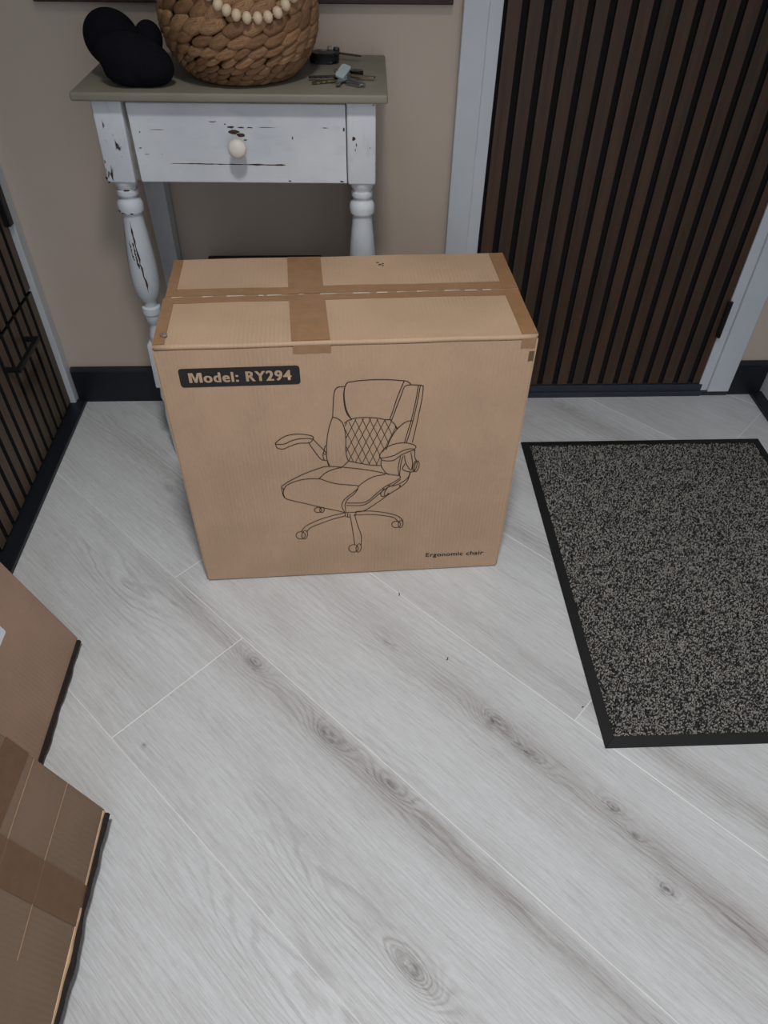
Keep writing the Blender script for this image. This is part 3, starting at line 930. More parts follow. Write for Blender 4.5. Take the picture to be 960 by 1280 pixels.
# punctures, lump and creases
bm = bmesh.new()
for (cx_, cy_, rr) in ((0.3594, 0.2485, 0.0042), (0.3650, 0.2520, 0.0030), (0.3560, 0.2560, 0.0026), (0.3640, 0.2440, 0.0022)):
    pts = [(cx_ + rr * random.uniform(0.5, 1.2) * math.cos(a), cy_ + 0.8 * rr * random.uniform(0.5, 1.2) * math.sin(a)) for a in np.linspace(0, 2 * math.pi, 9)[:-1]]
    z = flap_z(cx_, cy_) + 0.0004
    prism_bm(pts, z, z + 0.0005, 0, bm)
obj('puncture', bm, bo, M['ink'])
bm = bmesh.new()
bmesh.ops.create_icosphere(bm, subdivisions=2, radius=0.0055)
for v in bm.verts:
    v.co *= random.uniform(0.75, 1.2)
    v.co.z *= 0.5
lp = obj('tape_lump', bm, bo, plain('grey_crumpled_tape', srgb(120, 112, 104), 0.35, 0.3, 300), (0.0165, 0.0278, Hh + 0.003))

# ---- print on the front
FY = -0.0007


def ribbon(lines, width, name, mat, parent, cat=True):
    bm = bmesh.new()
    for l in lines:
        P = catmull([(a / 1000, b / 1000, 0) for a, b in l], 4) if cat else [Vector((a / 1000, b / 1000, 0)) for a, b in l]
        prev = None
        for i, p in enumerate(P):
            t = P[min(i + 1, len(P) - 1)] - P[max(i - 1, 0)]
            if t.length < 1e-7:
                continue
            t.normalize()
            n = Vector((-t.y, t.x, 0)) * width / 2
            cur = []
            for q in (p + n, p - n):
                cur.append(bm.verts.new((q.x, front_y(q.x, q.y) + FY, q.y)))
            if prev:
                bm.faces.new((prev[0], prev[1], cur[1], cur[0]))
            prev = cur
    o = obj(name, bm, parent, mat)
    return o


pr = ribbon(CHAIR, 0.0014, 'chair_drawing', M['ink_line'], bo)
ribbon(QUILT, 0.0010, 'quilt_stitching', M['ink_line'], pr, False)


def text_mesh(body_txt, width, height, bold, name, mat, parent, loc, spacing=1.0, rotz=0.0, shifts=((0, 0),)):
    cu = bpy.data.curves.new(name, 'FONT')
    cu.body = body_txt
    cu.size = 1.0
    cu.offset = bold
    cu.space_character = spacing
    to = bpy.data.objects.new(name + '_tmp', cu)
    COL.objects.link(to)
    dg = bpy.context.evaluated_depsgraph_get()
    src = bpy.data.meshes.new_from_object(to.evaluated_get(dg))
    bpy.data.objects.remove(to, do_unlink=True)
    bmt = bmesh.new()
    for ci, (ox, oy) in enumerate(shifts):                   # heavier strokes
        s0 = len(bmt.verts)
        bmt.from_mesh(src)
        bmt.verts.ensure_lookup_table()
        for v in bmt.verts[s0:]:
            v.co.x += ox
            v.co.y += oy
            v.co.z = ci * 0.00002
    me = bpy.data.meshes.new(name)
    bmt.to_mesh(me)
    bmt.free()
    bpy.data.meshes.remove(src)
    xs_ = [v.co.x for v in me.vertices]
    ys_ = [v.co.y for v in me.vertices]
    sx, sy = width / (max(xs_) - min(xs_)), height / (max(ys_) - min(ys_))
    x0, y0 = min(xs_), min(ys_)
    cr, sr = math.cos(rotz), math.sin(rotz)
    for v in me.vertices:
        a, b = (v.co.x - x0) * sx, (v.co.y - y0) * sy
        x, z = loc[0] + a * cr - b * sr, loc[2] + a * sr + b * cr
        v.co = Vector((x, front_y(x, z) + loc[1] - v.co.z, z))
    me.materials.clear()
    me.materials.append(mat)
    return obj(name, me, parent)


def rounded(x0, x1, z0, z1, r, n=5):
    P = []
    for cx_, cz_, a0 in ((x1 - r, z0 + r, -90), (x1 - r, z1 - r, 0), (x0 + r, z1 - r, 90), (x0 + r, z0 + r, 180)):
        for i in range(n + 1):
            a = math.radians(a0 + 90 * i / n)
            P.append((cx_ + r * math.cos(a), cz_ + r * math.sin(a)))
    return P


bm = bmesh.new()
P = rounded(0.0325, 0.2168, 0.4625, 0.4965, 0.0055)
cen = [bm.verts.new((x, front_y(x, z) - 0.0006, z)) for x, z in P]
c0 = bm.verts.new((0.1246, front_y(0.1246, 0.4795) - 0.0006, 0.4795))
for i in range(len(cen)):
    bm.faces.new((cen[i], cen[(i + 1) % len(cen)], c0))
plate = obj('model_plate', bm, bo, M['ink'])
plate['label'] = 'black printed panel reading Model: RY294'
bm = bmesh.new()
MP = [(0, 0), (0, 1), (0.33, 1), (0.5, 0.40), (0.67, 1), (1, 1), (1, 0), (0.77, 0), (0.77, 0.74), (0.59, 0), (0.41, 0), (0.23, 0.74), (0.23, 0)]
MV = [bm.verts.new((0.0465 + 0.0205 * u, front_y(0.0565, 0.48) - 0.0010, 0.4712 + 0.0176 * w)) for u, w in MP]
bm.faces.new(MV)
bmesh.ops.triangulate(bm, faces=bm.faces[:])
obj('model_lettering', bm, plate, M['card_top'])
text_mesh('odel: RY294', 0.1345, 0.0184, 0.006, 'model_lettering', M['card_top'], plate, (0.0690, -0.0010, 0.4707), 1.14, 0.0, tuple((a * 0.017, c * 0.008) for a in (-2, -1, 0, 1, 2) for c in (-1, 0, 1)))
text_mesh('Ergonomic chair', 0.1165, 0.0150, 0.004, 'ergonomic_lettering', M['ink'], bo, (0.4365, FY, 0.0375), 1.08, -0.012, ((-0.016, 0), (0, 0), (0.016, 0)))

# ------------------------------------------------------------------ cartons leaning against the left wall
LEAN = math.radians(17)


def lean_carton(name, x, y1, length, height, thick, zoff, edge_wave, board):
    """carton leaning to the left; local: x = thickness (0 front face, negative behind), y along the wall, z up the face"""
    r = empty(name, (x, y1, zoff))
    r.rotation_euler = (0, -LEAN, 0)
    bm = box_bm(-thick, 0, -length, 0, 0.0, height, 0.0025)
    obj('body', bm, r, board)
    # ragged dark strip as painted shadow, pale torn layer along the lower front edge
    for (nm, off, dep, mat, z0, z1, gapy, amp) in (('shadow_strip', 0.0005, 0.0046, M['card_shadow'], -0.0045, 0.0022, 0.006, 1.0), ('torn_layer', 0.0002, 0.0022, M['card_core'], -0.001, 0.0065, 0.004, 1.0)):
        if nm == 'torn_layer' and not edge_wave:
            continue
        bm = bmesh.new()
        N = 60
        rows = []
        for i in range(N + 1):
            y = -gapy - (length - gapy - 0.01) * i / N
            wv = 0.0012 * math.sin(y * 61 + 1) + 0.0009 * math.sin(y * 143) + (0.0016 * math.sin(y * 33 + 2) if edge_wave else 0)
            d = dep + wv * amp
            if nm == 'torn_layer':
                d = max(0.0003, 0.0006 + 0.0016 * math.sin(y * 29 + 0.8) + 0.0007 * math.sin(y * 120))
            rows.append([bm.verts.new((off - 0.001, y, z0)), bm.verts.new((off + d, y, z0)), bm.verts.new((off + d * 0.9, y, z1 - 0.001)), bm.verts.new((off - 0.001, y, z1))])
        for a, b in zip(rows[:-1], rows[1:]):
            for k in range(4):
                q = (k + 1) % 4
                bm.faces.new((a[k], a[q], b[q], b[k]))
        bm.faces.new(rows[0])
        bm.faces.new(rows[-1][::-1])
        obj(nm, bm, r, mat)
    return r


sa, ca = math.sin(LEAN), math.cos(LEAN)
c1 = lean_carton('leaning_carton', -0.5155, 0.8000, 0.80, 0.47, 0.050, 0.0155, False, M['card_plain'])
tag(c1, 'plain brown carton with a white sticker leaning against the slatted cupboard', 'carton')
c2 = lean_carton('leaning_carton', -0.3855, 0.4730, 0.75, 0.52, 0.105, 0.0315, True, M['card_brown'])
tag(c2, 'taped brown carton with a torn lower edge leaning in front of the plain carton', 'carton')


def face_patch(root, name, quad, mat, off=0.0004, th=0.0003):
    bm = bmesh.new()
    a = [bm.verts.new((off, y, z)) for y, z in quad]
    b = [bm.verts.new((off + th, y, z)) for y, z in quad]
    bm.faces.new(a)
    bm.faces.new(b[::-1])
    n = len(quad)
    for i in range(n):
        bm.faces.new((a[i], a[(i + 1) % n], b[(i + 1) % n], b[i]))
    return obj(name, bm, root, mat)


# white sticker: only its corner reaches into the picture
st = face_patch(c1, 'sticker', [(y - 0.235, z + 0.2085) for y, z in rounded(0.0, 0.14, -0.05, 0.045, 0.004)], M['sticker'])
# brown tape cross and board creases on the nearer carton
face_patch(c2, 'tape', [(0.0, 0.187), (0.0, 0.235), (-0.12, 0.245), (-0.62, 0.250), (-0.62, 0.200), (-0.12, 0.195)], M['tape_dark'])
face_patch(c2, 'tape', [(-0.108, 0.0), (-0.160, 0.0), (-0.155, 0.51), (-0.103, 0.51)], M['tape_dark'], 0.0009)
bm = bmesh.new()
for (z_, y0_, y1_) in ((0.175, -0.002, -0.60), (0.098, -0.002, -0.22)):
    tube_bm([(0.0004, y0_, z_), (0.0004, (y0_ + y1_) / 2, z_ + 0.002), (0.0004, y1_, z_)], 0.0009, 6, bm)
obj('crease', bm, c2, M['crease'])

# ------------------------------------------------------------------ side table
TX, TY = -0.192, 1.4310
tb = empty('side_table', (TX, TY, 0.0), -0.022)
tag(tb, 'shabby white side table with turned legs, one drawer and taupe top', 'table')
smooth(obj('table_top', box_bm(-0.255, 0.255, -0.132, 0.132, 0.7652, 0.7788, 0.0035, 3), tb, M['tabletop']), 40)
LEGX, LEGY, LB = 0.2115, -0.0905, 0.0245
prof = [(0.0085, 0.0), (0.0125, 0.004), (0.0150, 0.06), (0.0175, 0.12), (0.0135, 0.150), (0.0190, 0.165), (0.0175, 0.185), (0.0150, 0.200)]
prof_up = [(0.0125, 0.303), (0.0150, 0.308), (0.0155, 0.320), (0.0135, 0.326), (0.0120, 0.334), (0.0102, 0.342), (0.0108, 0.347), (0.0145, 0.352), (0.0165, 0.360), (0.0170, 0.3685),
           (0.0158, 0.3700), (0.0188, 0.3708), (0.0193, 0.3765), (0.0180, 0.3845), (0.0135, 0.3870), (0.0130, 0.394), (0.0170, 0.402), (0.0225, 0.413), (0.0256, 0.430), (0.0266, 0.450), (0.0260, 0.475),
           (0.0238, 0.505), (0.0210, 0.535), (0.0188, 0.556), (0.0178, 0.570), (0.0183, 0.5752), (0.0222, 0.5768), (0.0230, 0.584), (0.0224, 0.591), (0.0200, 0.5955), (0.0160, 0.5990), (0.0152, 0.6030),
           (0.0162, 0.6060), (0.0190, 0.6066), (0.0196, 0.6105), (0.0190, 0.6145), (0.0164, 0.6152), (0.0166, 0.6175), (0.0192, 0.6220), (0.0214, 0.6280), (0.0218, 0.640)]
leg_me = None
for sx in (-1, 1):
    if leg_me is None:
        bm = lathe_bm(prof, 32)
        box_bm(-0.0200, 0.0200, -0.0200, 0.0200, 0.198, 0.3045, 0.003, 2, bm)
        lathe_bm(prof_up, 32, bm)
        box_bm(-LB, LB, -LB, LB, 0.6325, 0.7650, 0.0035, 3, bm)
        lo = smooth(obj('front_leg', bm, tb, M['paint_leg'], (sx * LEGX, LEGY, 0)), 32)
        leg_me = lo.data
    else:
        lo = obj('front_leg', leg_me, tb, None, (sx * LEGX, LEGY, 0), (0, 0, math.pi / 2))
for sx in (-1, 1):
    bm = bmesh.new()
    P0 = [bm.verts.new((a * 0.013, b * 0.013, 0.0)) for a, b in ((-1, -1), (1, -1), (1, 1), (-1, 1))]
    P1 = [bm.verts.new((a * 0.0205, b * 0.0205, 0.60)) for a, b in ((-1, -1), (1, -1), (1, 1), (-1, 1))]
    P2 = [bm.verts.new((a * 0.0205, b * 0.0205, 0.765)) for a, b in ((-1, -1), (1, -1), (1, 1), (-1, 1))]
    bm.faces.new(P0[::-1])
    bm.faces.new(P2)
    for A, B in ((P0, P1), (P1, P2)):
        for i in range(4):
            bm.faces.new((A[i], A[(i + 1) % 4], B[(i + 1) % 4], B[i]))
    obj('rear_leg', bm, tb, M['paint_leg'], (sx * LEGX, 0.1035, 0))
for sx in (-1, 1):
    box('side_apron', sx * 0.2200 - 0.009, sx * 0.2200 + 0.009, -0.0655, 0.0825, 0.6450, 0.7648, M['paint'], tb, 0.001)
box('back_apron', -0.1905, 0.1905, 0.1000, 0.1180, 0.6450, 0.7648, M['paint'], tb, 0.001)
box('drawer_stile', -0.1868, -0.1765, -0.1000, -0.0700, 0.6330, 0.7645, M['rail'], tb, 0.0008)
box('front_rail', -0.1868, 0.1868, -0.0900, -0.0700, 0.7618, 0.7649, M['dark_wood'], tb)
dr = obj('drawer', box_bm(-0.1745, 0.1855, -0.1125, -0.0955, 0.6338, 0.7600, 0.0018), tb, M['paint_drawer'])
bmx = box_bm(-0.1700, 0.1800, -0.0954, 0.0900, 0.6400, 0.7450, 0.0)
obj('drawer_box', bmx, tb, M['rail'])
kp = [(0.0075, 0.0), (0.0080, 0.004), (0.0070, 0.008), (0.0085, 0.012), (0.0135, 0.017), (0.0155, 0.0225), (0.0145, 0.028), (0.0105, 0.0315), (0.0040, 0.0328)]
kn = smooth(obj('knob', lathe_bm(kp, 32), dr, M['knob'], (0.0035, -0.1125, 0.6975), (math.pi / 2, 0, 0)))


def blot_bm(bm, cx_, cz_, rx, rz, y, n=9):
    P = [(cx_ + rx * random.uniform(0.45, 1.1) * math.cos(a), cz_ + rz * random.uniform(0.45, 1.1) * math.sin(a)) for a in np.linspace(0, 2 * math.pi, n + 1)[:-1]]
    a = [bm.verts.new((x, y, z)) for x, z in P]
    b = [bm.verts.new((x, y + 0.0006, z)) for x, z in P]
    bm.faces.new(a)
    bm.faces.new(b[::-1])
    for i in range(n):
        j = (i + 1) % n
        bm.faces.new((a[i], a[j], b[j], b[i]))


bm = bmesh.new()
DYF = -0.1127
for (cx_, cz_, rx, rz) in ((-0.001, 0.7165, 0.011, 0.0050), (0.008, 0.7120, 0.008, 0.0040), (-0.006, 0.7240, 0.0070, 0.0022), (0.010, 0.7235, 0.0080, 0.0014), (0.024, 0.7235, 0.006, 0.0013),
                           (0.052, 0.7240, 0.016, 0.0008), (-0.036, 0.7320, 0.008, 0.0012), (-0.016, 0.7285, 0.003, 0.0012), (0.016, 0.7040, 0.004, 0.0015), (0.095, 0.7080, 0.0016, 0.003),
                           (0.150, 0.7240, 0.006, 0.0010), (0.182, 0.7220, 0.002, 0.0035), (0.085, 0.6375, 0.003, 0.0015), (0.176, 0.6375, 0.005, 0.0016), (-0.165, 0.6900, 0.004, 0.0010),
                           (-0.160, 0.7150, 0.0016, 0.0014), (-0.130, 0.7190, 0.014, 0.0006), (-0.155, 0.6800, 0.006, 0.0005)):
    bm = bmesh.new()
    blot_bm(bm, cx_, cz_, rx, rz, DYF)
    obj('paint_chip', bm, dr, M['chip'])
bm = bmesh.new()
P = []
for i in range(29):
    x = -0.118 + 0.198 * i / 28
    P.append((x, 0.6655 - 0.0012 * i / 28 + random.uniform(-0.0002, 0.0002), 0.0009 * (0.35 + random.random()) * (0.3 if i in (0, 28) else 1) * (1.5 if i > 18 else 0.8)))
for (x0, z0, w0), (x1, z1, w1) in zip(P[:-1], P[1:]):
    q = [bm.verts.new(c) for c in ((x0, DYF, z0 - w0), (x1, DYF, z1 - w1), (x1, DYF, z1 + w1), (x0, DYF, z0 + w0))]
    bm.faces.new(q)
obj('crack', bm, dr, M['chip'])
# long vertical cracks in the paint of the left leg (real slivers of bare wood)


def leg_r(z):
    for (r0, z0), (r1, z1) in zip(prof_up[:-1], prof_up[1:]):
        if z0 <= z <= z1:
            return r0 + (r1 - r0) * (z - z0) / (z1 - z0)
    return 0.02


bm = bmesh.new()
for (a0, z0, a1, z1, w) in ((-95, 0.562, -70, 0.425, 0.0016), (-100, 0.525, -88, 0.475, 0.0020), (-150, 0.555, -155, 0.445, 0.0012), (-118, 0.528, -104, 0.490, 0.0012), (-170, 0.540, -168, 0.505, 0.0012)):
    prev = None
    N = 16
    for i in range(N + 1):
        t = i / N
        z = z0 + (z1 - z0) * t
        a = math.radians(a0 + (a1 - a0) * t + random.uniform(-2, 2))
        ww = w * (0.25 + random.random()) * (0.2 if i in (0, N) else 1)
        rr = leg_r(z) + 0.0003
        cur = [bm.verts.new((rr * math.cos(a + s * ww / rr), rr * math.sin(a + s * ww / rr), z)) for s in (-1, 1)]
        if prev:
            bm.faces.new((prev[0], prev[1], cur[1], cur[0]))
        prev = cur
for (a, z, w, h) in ((-80, 0.6175, 0.006, 0.0025), (-115, 0.5775, 0.006, 0.002), (-75, 0.5775, 0.006, 0.002), (-140, 0.580, 0.005, 0.002)):
    a = math.radians(a)
    rr = leg_r(z) + 0.0006
    ring = []
    for k in range(8):
        q = 2 * math.pi * k / 8
        s = random.uniform(0.5, 1.1)
        b = a + s * w / rr * math.cos(q)
        zz = z + s * h * math.sin(q)
        r2 = leg_r(zz) + 0.0006
        ring.append(bm.verts.new((r2 * math.cos(b), r2 * math.sin(b), zz)))
    bm.faces.new(ring)
ck = obj('paint_cracks', bm, tb, M['chip'], (-LEGX, LEGY, 0))
for q in tb.children:                                      # the left leg splays a little
    if q.name.startswith(('front_leg', 'paint_cracks')) and q.location.x < 0:
        q.rotation_euler = (0, math.radians(1.5), 0)
        q.location.x = -LEGX + 0.004 - 0.70 * math.sin(math.radians(1.5))
bm = bmesh.new()
for (x, z, rx, rz) in ((0.1985, 0.708, 0.0045, 0.004), (0.203, 0.698, 0.0012, 0.004), (0.2010, 0.690, 0.0010, 0.003), (0.226, 0.694, 0.0012, 0.0015), (0.232, 0.760, 0.002, 0.001), (-0.233, 0.641, 0.002, 0.004), (-0.2305, 0.634, 0.003, 0.002)):
    bm = bmesh.new()
    blot_bm(bm, x, z, rx, rz, LEGY - LB - 0.0003)
    obj('paint_chip', bm, tb, M['chip'])

# ------------------------------------------------------------------ behind and above the table
pn = tag(empty('dark_panel', (-0.198, 1.5600, 0.0)), 'dark brown wooden panel standing behind the big box under the white table', 'panel')
for (x0, x1, z0, z1) in ((-0.126, 0.126, 0.346, 0.3865), (-0.126, 0.126, 0.0, 0.04), (-0.126, -0.090, 0.0402, 0.3458), (0.090, 0.126, 0.0402, 0.3458)):
    box('rail', x0, x1, -0.007, 0.007, z0, z1, M['dark_wood'], pn, 0.0015)
box('board', -0.0898, 0.0898, -0.003, 0.005, 0.0402, 0.3458, M['dark_wood'], pn)

pf = tag(empty('picture_frame', (-0.184, 1.5630, 0.857)), 'dark brown picture frame hanging on the beige wall above the basket', 'picture')
for (x0, x1, z0, z1) in ((-0.371, 0.371, 0.0, 0.03), (-0.371, 0.371, 0.47, 0.50), (-0.371, -0.341, 0.0302, 0.4698), (0.341, 0.371, 0.0302, 0.4698)):
    box('frame_bar', x0, x1, -0.010, 0.0065, z0, z1, M['dark_wood'], pf, 0.002)
box('picture_panel', -0.3408, 0.3408, 0.0, 0.006, 0.0302, 0.4698, M['canvas'], pf)

# ------------------------------------------------------------------ woven basket
ZT = 0.7788
KX, KY = -0.180, 1.418
bk = empty('woven_basket', (KX, KY, ZT))
tag(bk, 'round basket woven from thick brown plant fibre on the side table', 'basket')
RP = [(0.0, 0.080), (0.012, 0.095), (0.026, 0.109), (0.045, 0.1195), (0.065, 0.1255), (0.09, 0.1275), (0.115, 0.1255), (0.14, 0.120), (0.17, 0.112)]


def brad(z):
    for (z0, r0), (z1, r1) in zip(RP[:-1], RP[1:]):
        if z0 <= z <= z1:
            return r0 + (r1 - r0) * (z - z0) / (z1 - z0)
    return RP[-1][1]


bm = bmesh.new()
inner = [(brad(z) - 0.0115, z + 0.0015) for z in np.linspace(0, 0.155, 14)]
innr = [(r - 0.004, z + 0.003) for r, z in inner[::-1]]
smooth(obj('inner_wall', lathe_bm(inner + innr, 40), bk, M['basket_in']))
# one leaf-shaped strand, shared by all
bm = bmesh.new()
bmesh.ops.create_icosphere(bm, subdivisions=3, radius=1.0)
for v in bm.verts:
    x = v.co.x
    tp = (1 - abs(x) ** 2.2) ** 0.15 if abs(x) < 1 else 0
    v.co.y *= 0.95
    v.co.z += 0.22 * math.sin(x * 2.4)
    v.co.y += 0.10 * math.cos(v.co.z * 6) * (1 - x * x)
strand = bpy.data.meshes.new('strand')
bm.to_mesh(strand)
bm.free()
strand.materials.append(M['strand'])
for p in strand.polygons:
    p.use_smooth = True
z = 0.0050
heights = [0.0095, 0.0105, 0.0110, 0.0125, 0.0145, 0.0175, 0.0205, 0.0215, 0.0215, 0.0200]
ns = [30, 30, 30, 30, 28, 26, 24, 24, 23, 23]
for i, (h, n) in enumerate(zip(heights, ns)):
    zc = z + h / 2
    r = brad(zc) - 0.0050
    spc = 2 * math.pi * r / n
    for k in range(n):
        a = 2 * math.pi * (k + 0.37 * i + random.uniform(-0.12, 0.12)) / n
        o = obj('strand', strand, bk, None, (r * math.cos(a), r * math.sin(a), zc + random.uniform(-0.05, 0.05) * h))
        tilt = math.radians(15 + random.uniform(-8, 8))
        lean = math.atan2(brad(zc + 0.006) - brad(max(0, zc - 0.006)), 0.012)
        o.rotation_mode = 'XYZ'
        mtx = Matrix.Rotation(a + math.pi / 2, 3, 'Z') @ Matrix.Rotation(lean * 0.8, 3, 'X') @ Matrix.Rotation(-tilt, 3, 'Y') @ Matrix.Rotation(random.uniform(-0.12, 0.12), 3, 'Z')
        o.rotation_euler = mtx.to_euler()
        o.scale = (spc * random.uniform(0.66, 0.80), min(0.0088, h * 0.56), h * 0.55 * random.uniform(0.9, 1.12))
    z += h
bt = lathe_bm([(0.078, 0.0004), (0.085, 0.004), (0.084, 0.009), (0.070, 0.009)], 40)
smooth(obj('base', bt, bk, M['strand']))

# ------------------------------------------------------------------ bead string draped over the basket
gar = empty('bead_garland', (KX, KY, ZT))
tag(gar, 'string of pale round wooden beads draped over the front of the basket', 'garland')
bm = bmesh.new()
bmesh.ops.create_uvsphere(bm, u_segments=20, v_segments=12, radius=1.0)
bead = bpy.data.meshes.new('bead')
bm.to_mesh(bead)
bm.free()
bead.materials.append(M['bead'])
for p in bead.polygons:
    p.use_smooth = True
ctr = [(-0.216, 0.9235), (-0.205, 0.9100), (-0.193, 0.899), (-0.181, 0.8925), (-0.1675, 0.8865), (-0.1525, 0.8830), (-0.1370, 0.8820), (-0.1220, 0.8825), (-0.1080, 0.8865), (-0.0960, 0.8945), (-0.0850, 0.9030), (-0.074, 0.9130), (-0.066, 0.9240)]
line = []
for i, (x, zz) in enumerate(ctr):
    dx = x - KX
    rr = brad(min(0.16, zz - ZT)) + 0.0068
    y = -math.sqrt(max(0.0001, rr * rr - dx * dx))
    line.append((dx, y, zz - ZT))
for i, p in enumerate(line):
    q = Vector(line[min(i + 1, len(line) - 1)]) - Vector(line[max(i - 1, 0)])
    o = obj('bead', bead, gar, None, p)
    o.rotation_euler = q.to_track_quat('Z', 'Y').to_euler()
    o.scale = (0.0084, 0.0084, 0.0072)
obj('string', tube_bm(line, 0.0011, 6), gar, M['string'])

# ------------------------------------------------------------------ black knitted hat
hat = empty('knitted_hat', (-0.351, 1.373, ZT))
tag(hat, 'black knitted hat bundled up on the table left of the basket', 'hat')


def blob(parts, voxel):
    bm = bmesh.new()
    for (c, r, e) in parts:
        b = bmesh.new()
        bmesh.ops.create_icosphere(b, subdivisions=4, radius=1.0)
        mtx = Matrix.Translation(Vector(c) - Vector((-0.345, 1.375, ZT))) @ Matrix.Rotation(e[2], 4, 'Z') @ Matrix.Rotation(e[1], 4, 'Y') @ Matrix.Rotation(e[0], 4, 'X') @ Matrix.Diagonal((r[0], r[1], r[2], 1))
        bmesh.ops.transform(b, matrix=mtx, verts=b.verts)
        me = bpy.data.meshes.new('t')
        b.to_mesh(me)
        b.free()
        bm.from_mesh(me)
        bpy.data.meshes.remove(me)
    for v in bm.verts:
        v.co.z = max(v.co.z, 0.0006)
    return bm


def remeshed(o, voxel, it):
    m1 = o.modifiers.new('remesh', 'REMESH')
    m1.mode = 'VOXEL'
    m1.voxel_size = voxel
    m1.use_smooth_shade = True
    m2 = o.modifiers.new('smooth', 'SMOOTH')
    m2.iterations = it
    m2.factor = 0.6
    return o


crown = remeshed(obj('crown', blob([((-0.383, 1.405, 0.832), (0.046, 0.046, 0.042), (0, 0.6, 0)), ((-0.362, 1.385, 0.818), (0.048, 0.046, 0.040), (0, 0.5, 0)),
                                    ((-0.318, 1.378, 0.838), (0.022, 0.030, 0.026), (0, 0, 0)), ((-0.345, 1.372, 0.812), (0.050, 0.035, 0.032), (0, 0, 0))], 0.0028), hat, M['knit']), 0.0028, 6)
fold = remeshed(obj('folded_edge', blob([((-0.337, 1.343, 0.8150), (0.061, 0.028, 0.038), (0, 0.25, 0)), ((-0.318, 1.342, 0.8080), (0.040, 0.029, 0.029), (0, 0.0, 0)),
                                         ((-0.350, 1.341, 0.8000), (0.040, 0.024, 0.022), (0, 0.1, 0))], 0.0028), hat, M['knit']), 0.0026, 5)

# ------------------------------------------------------------------ keys


def key_bm(length, head, wid, th=0.003):
    """flat key along +x, bow at the origin"""
    bm = bmesh.new()
    P = [(head * 0.5 * math.cos(a) - head * 0.3, head * 0.55 * math.sin(a)) for a in np.linspace(math.radians(35), math.radians(325), 14)]
    blade = [(length * 0.95, -wid / 2), (length, 0.0)]
    n = 7
    teeth = []
    for i in range(n):
        x = length * (0.92 - 0.62 * i / (n - 1))
        teeth.append((x, wid / 2 * (0.5 if i % 2 else 0.95)))
    return prism_bm(P + [(head * 0.15, -wid / 2)] + blade + teeth + [(head * 0.15, wid / 2)], 0.0, th, 0.0)


def put(o, loc, rz, ry=0.0, rx=0.0):
    o.location = loc
    o.rotation_euler = (rx, ry, rz)
    return o


kb = empty('key_bunch', (-0.012, 1.372, ZT))
tag(kb, 'bunch of silver house keys on a ring at the table front corner', 'keys')
put(obj('key_ring', tube_bm([(0.0125 * math.cos(a), 0.0125 * math.sin(a), 0) for a in np.linspace(0, 2 * math.pi, 25)[:-1]], 0.0010, 6, None, True), kb, M['steel']), (-0.004, 0.012, 0.009), 0.3, 0.45, 0.2)
put(obj('key', key_bm(0.046, 0.020, 0.007), kb, M['dark_steel']), (-0.012, 0.002, 0.006), math.radians(176), 0.05)
put(obj('key', key_bm(0.046, 0.020, 0.007), kb, M['brass']), (-0.008, -0.006, 0.003), math.radians(196), 0.05)
put(obj('key', key_bm(0.040, 0.022, 0.008), kb, M['steel']), (0.006, -0.010, 0.006), math.radians(-40), 0.08)
put(obj('key', key_bm(0.044, 0.019, 0.006), kb, M['brass']), (0.010, 0.010, 0.006), math.radians(-4), 0.06)
put(obj('key', key_bm(0.036, 0.020, 0.008), kb, M['steel']), (0.000, -0.004, 0.008), math.radians(-105), 0.12)
put(obj('bottle_opener', box_bm(0.0, 0.030, -0.0045, 0.0045, 0.0, 0.0060, 0.0018), kb, M['steel']), (0.006, -0.018, 0.0006), math.radians(-36), 0.02)
tg = put(obj('key_tag', prism_bm(rounded(-0.008, 0.008, -0.016, 0.016, 0.003), 0.0, 0.0030, 0.0006), kb, M['pale_tag']), (0.000, -0.004, 0.0150), math.radians(-22), 0.25, 0.35)
put(obj('key_fob', prism_bm(rounded(-0.0115, 0.0115, -0.0085, 0.0085, 0.006), 0.0, 0.0095, 0.0022), kb, M['fob']), (0.0225, 0.0310, 0.0005), math.radians(-12))

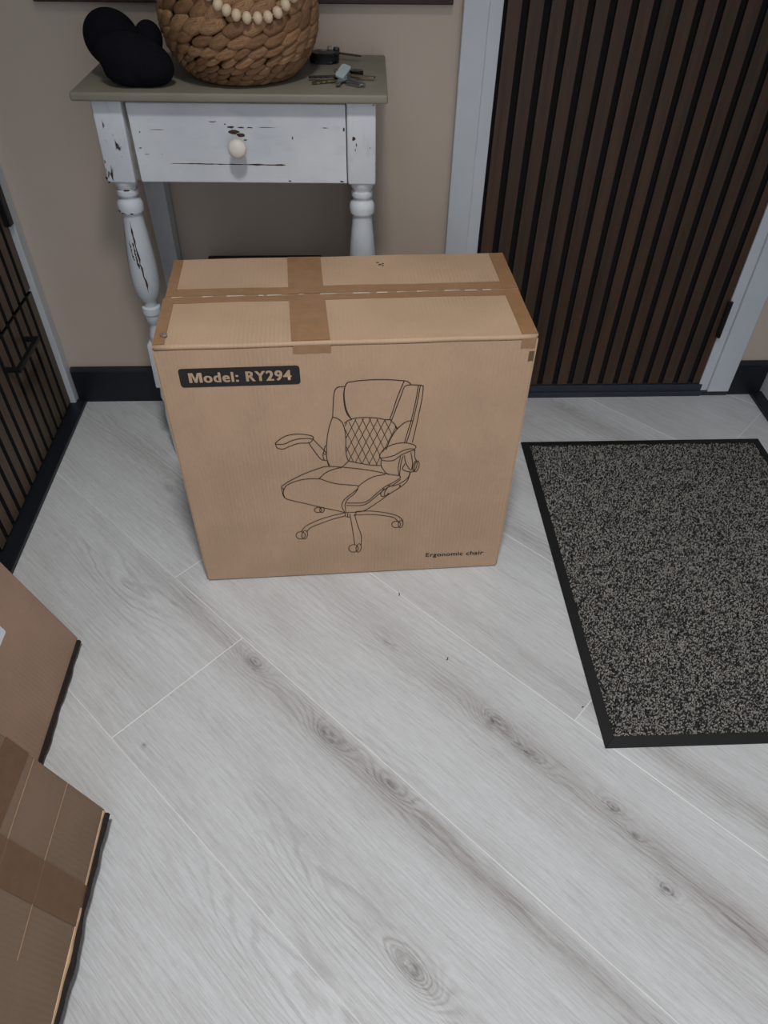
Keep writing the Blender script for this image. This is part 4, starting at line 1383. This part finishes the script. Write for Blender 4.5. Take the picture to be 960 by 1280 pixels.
ck_ = empty('car_key', (-0.048, 1.500, ZT))
tag(ck_, 'black car key fob with a folded-out blade beside the basket', 'key')
smooth(put(obj('fob_body', prism_bm(rounded(-0.026, 0.026, -0.017, 0.017, 0.012), 0.0, 0.016, 0.0045), ck_, M['fob']), (0.002, 0.000, 0.0006), math.radians(-6)), 40)
put(obj('fob_badge', lathe_bm([(0.0055, 0.0), (0.0055, 0.0008), (0.003, 0.0011)], 20), ck_, M['steel']), (0.001, 0.004, 0.0166), 0)
put(obj('fob_button', prism_bm(rounded(-0.010, 0.010, -0.005, 0.005, 0.003), 0.0, 0.0012, 0.0003), ck_, M['steel']), (0.002, -0.0095, 0.0160), 0, 0, 0.28)
put(obj('blade', prism_bm([(0.0, -0.0035), (0.040, -0.0030), (0.046, 0.0), (0.040, 0.0030), (0.0, 0.0035)], 0.0, 0.0024, 0.0004), ck_, M['dark_steel']), (0.024, 0.013, 0.011), math.radians(-14), 0.06)
put(obj('pivot', lathe_bm([(0.0055, 0.0), (0.006, 0.002), (0.006, 0.010), (0.005, 0.012)], 16), ck_, M['dark_steel']), (0.0235, 0.0155, 0.0080), 0)
put(obj('split_ring', tube_bm([(0.008 * math.cos(a), 0.008 * math.sin(a), 0) for a in np.linspace(0, 2 * math.pi, 21)[:-1]], 0.0009, 6, None, True), ck_, M['steel']), (0.016, 0.020, 0.0165), 0.2, 0.25, 0.35)

# a few crumbs and specks on the planks
for i, (x, y, l, a) in enumerate(((0.1590, 0.745, 0.007, 0.9), (0.0790, 0.898, 0.007, 1.3), (0.384, 0.640, 0.004, 0.4))):
    pts = [(l * (t - 0.5) * math.cos(a) + 0.0012 * math.sin(t * 6), l * (t - 0.5) * math.sin(a), 0.0009) for t in np.linspace(0, 1, 6)]
    o = obj('dirt_speck', tube_bm(pts, 0.0008, 5), None, M['chip'], (x, y, 0.0))
    tag(o, ('tiny dark splinter lying on the plank beside a knot', 'tiny curled dark fibre on the floor in front of the box', 'tiny dark speck on the floor near the mat corner')[i], 'debris')
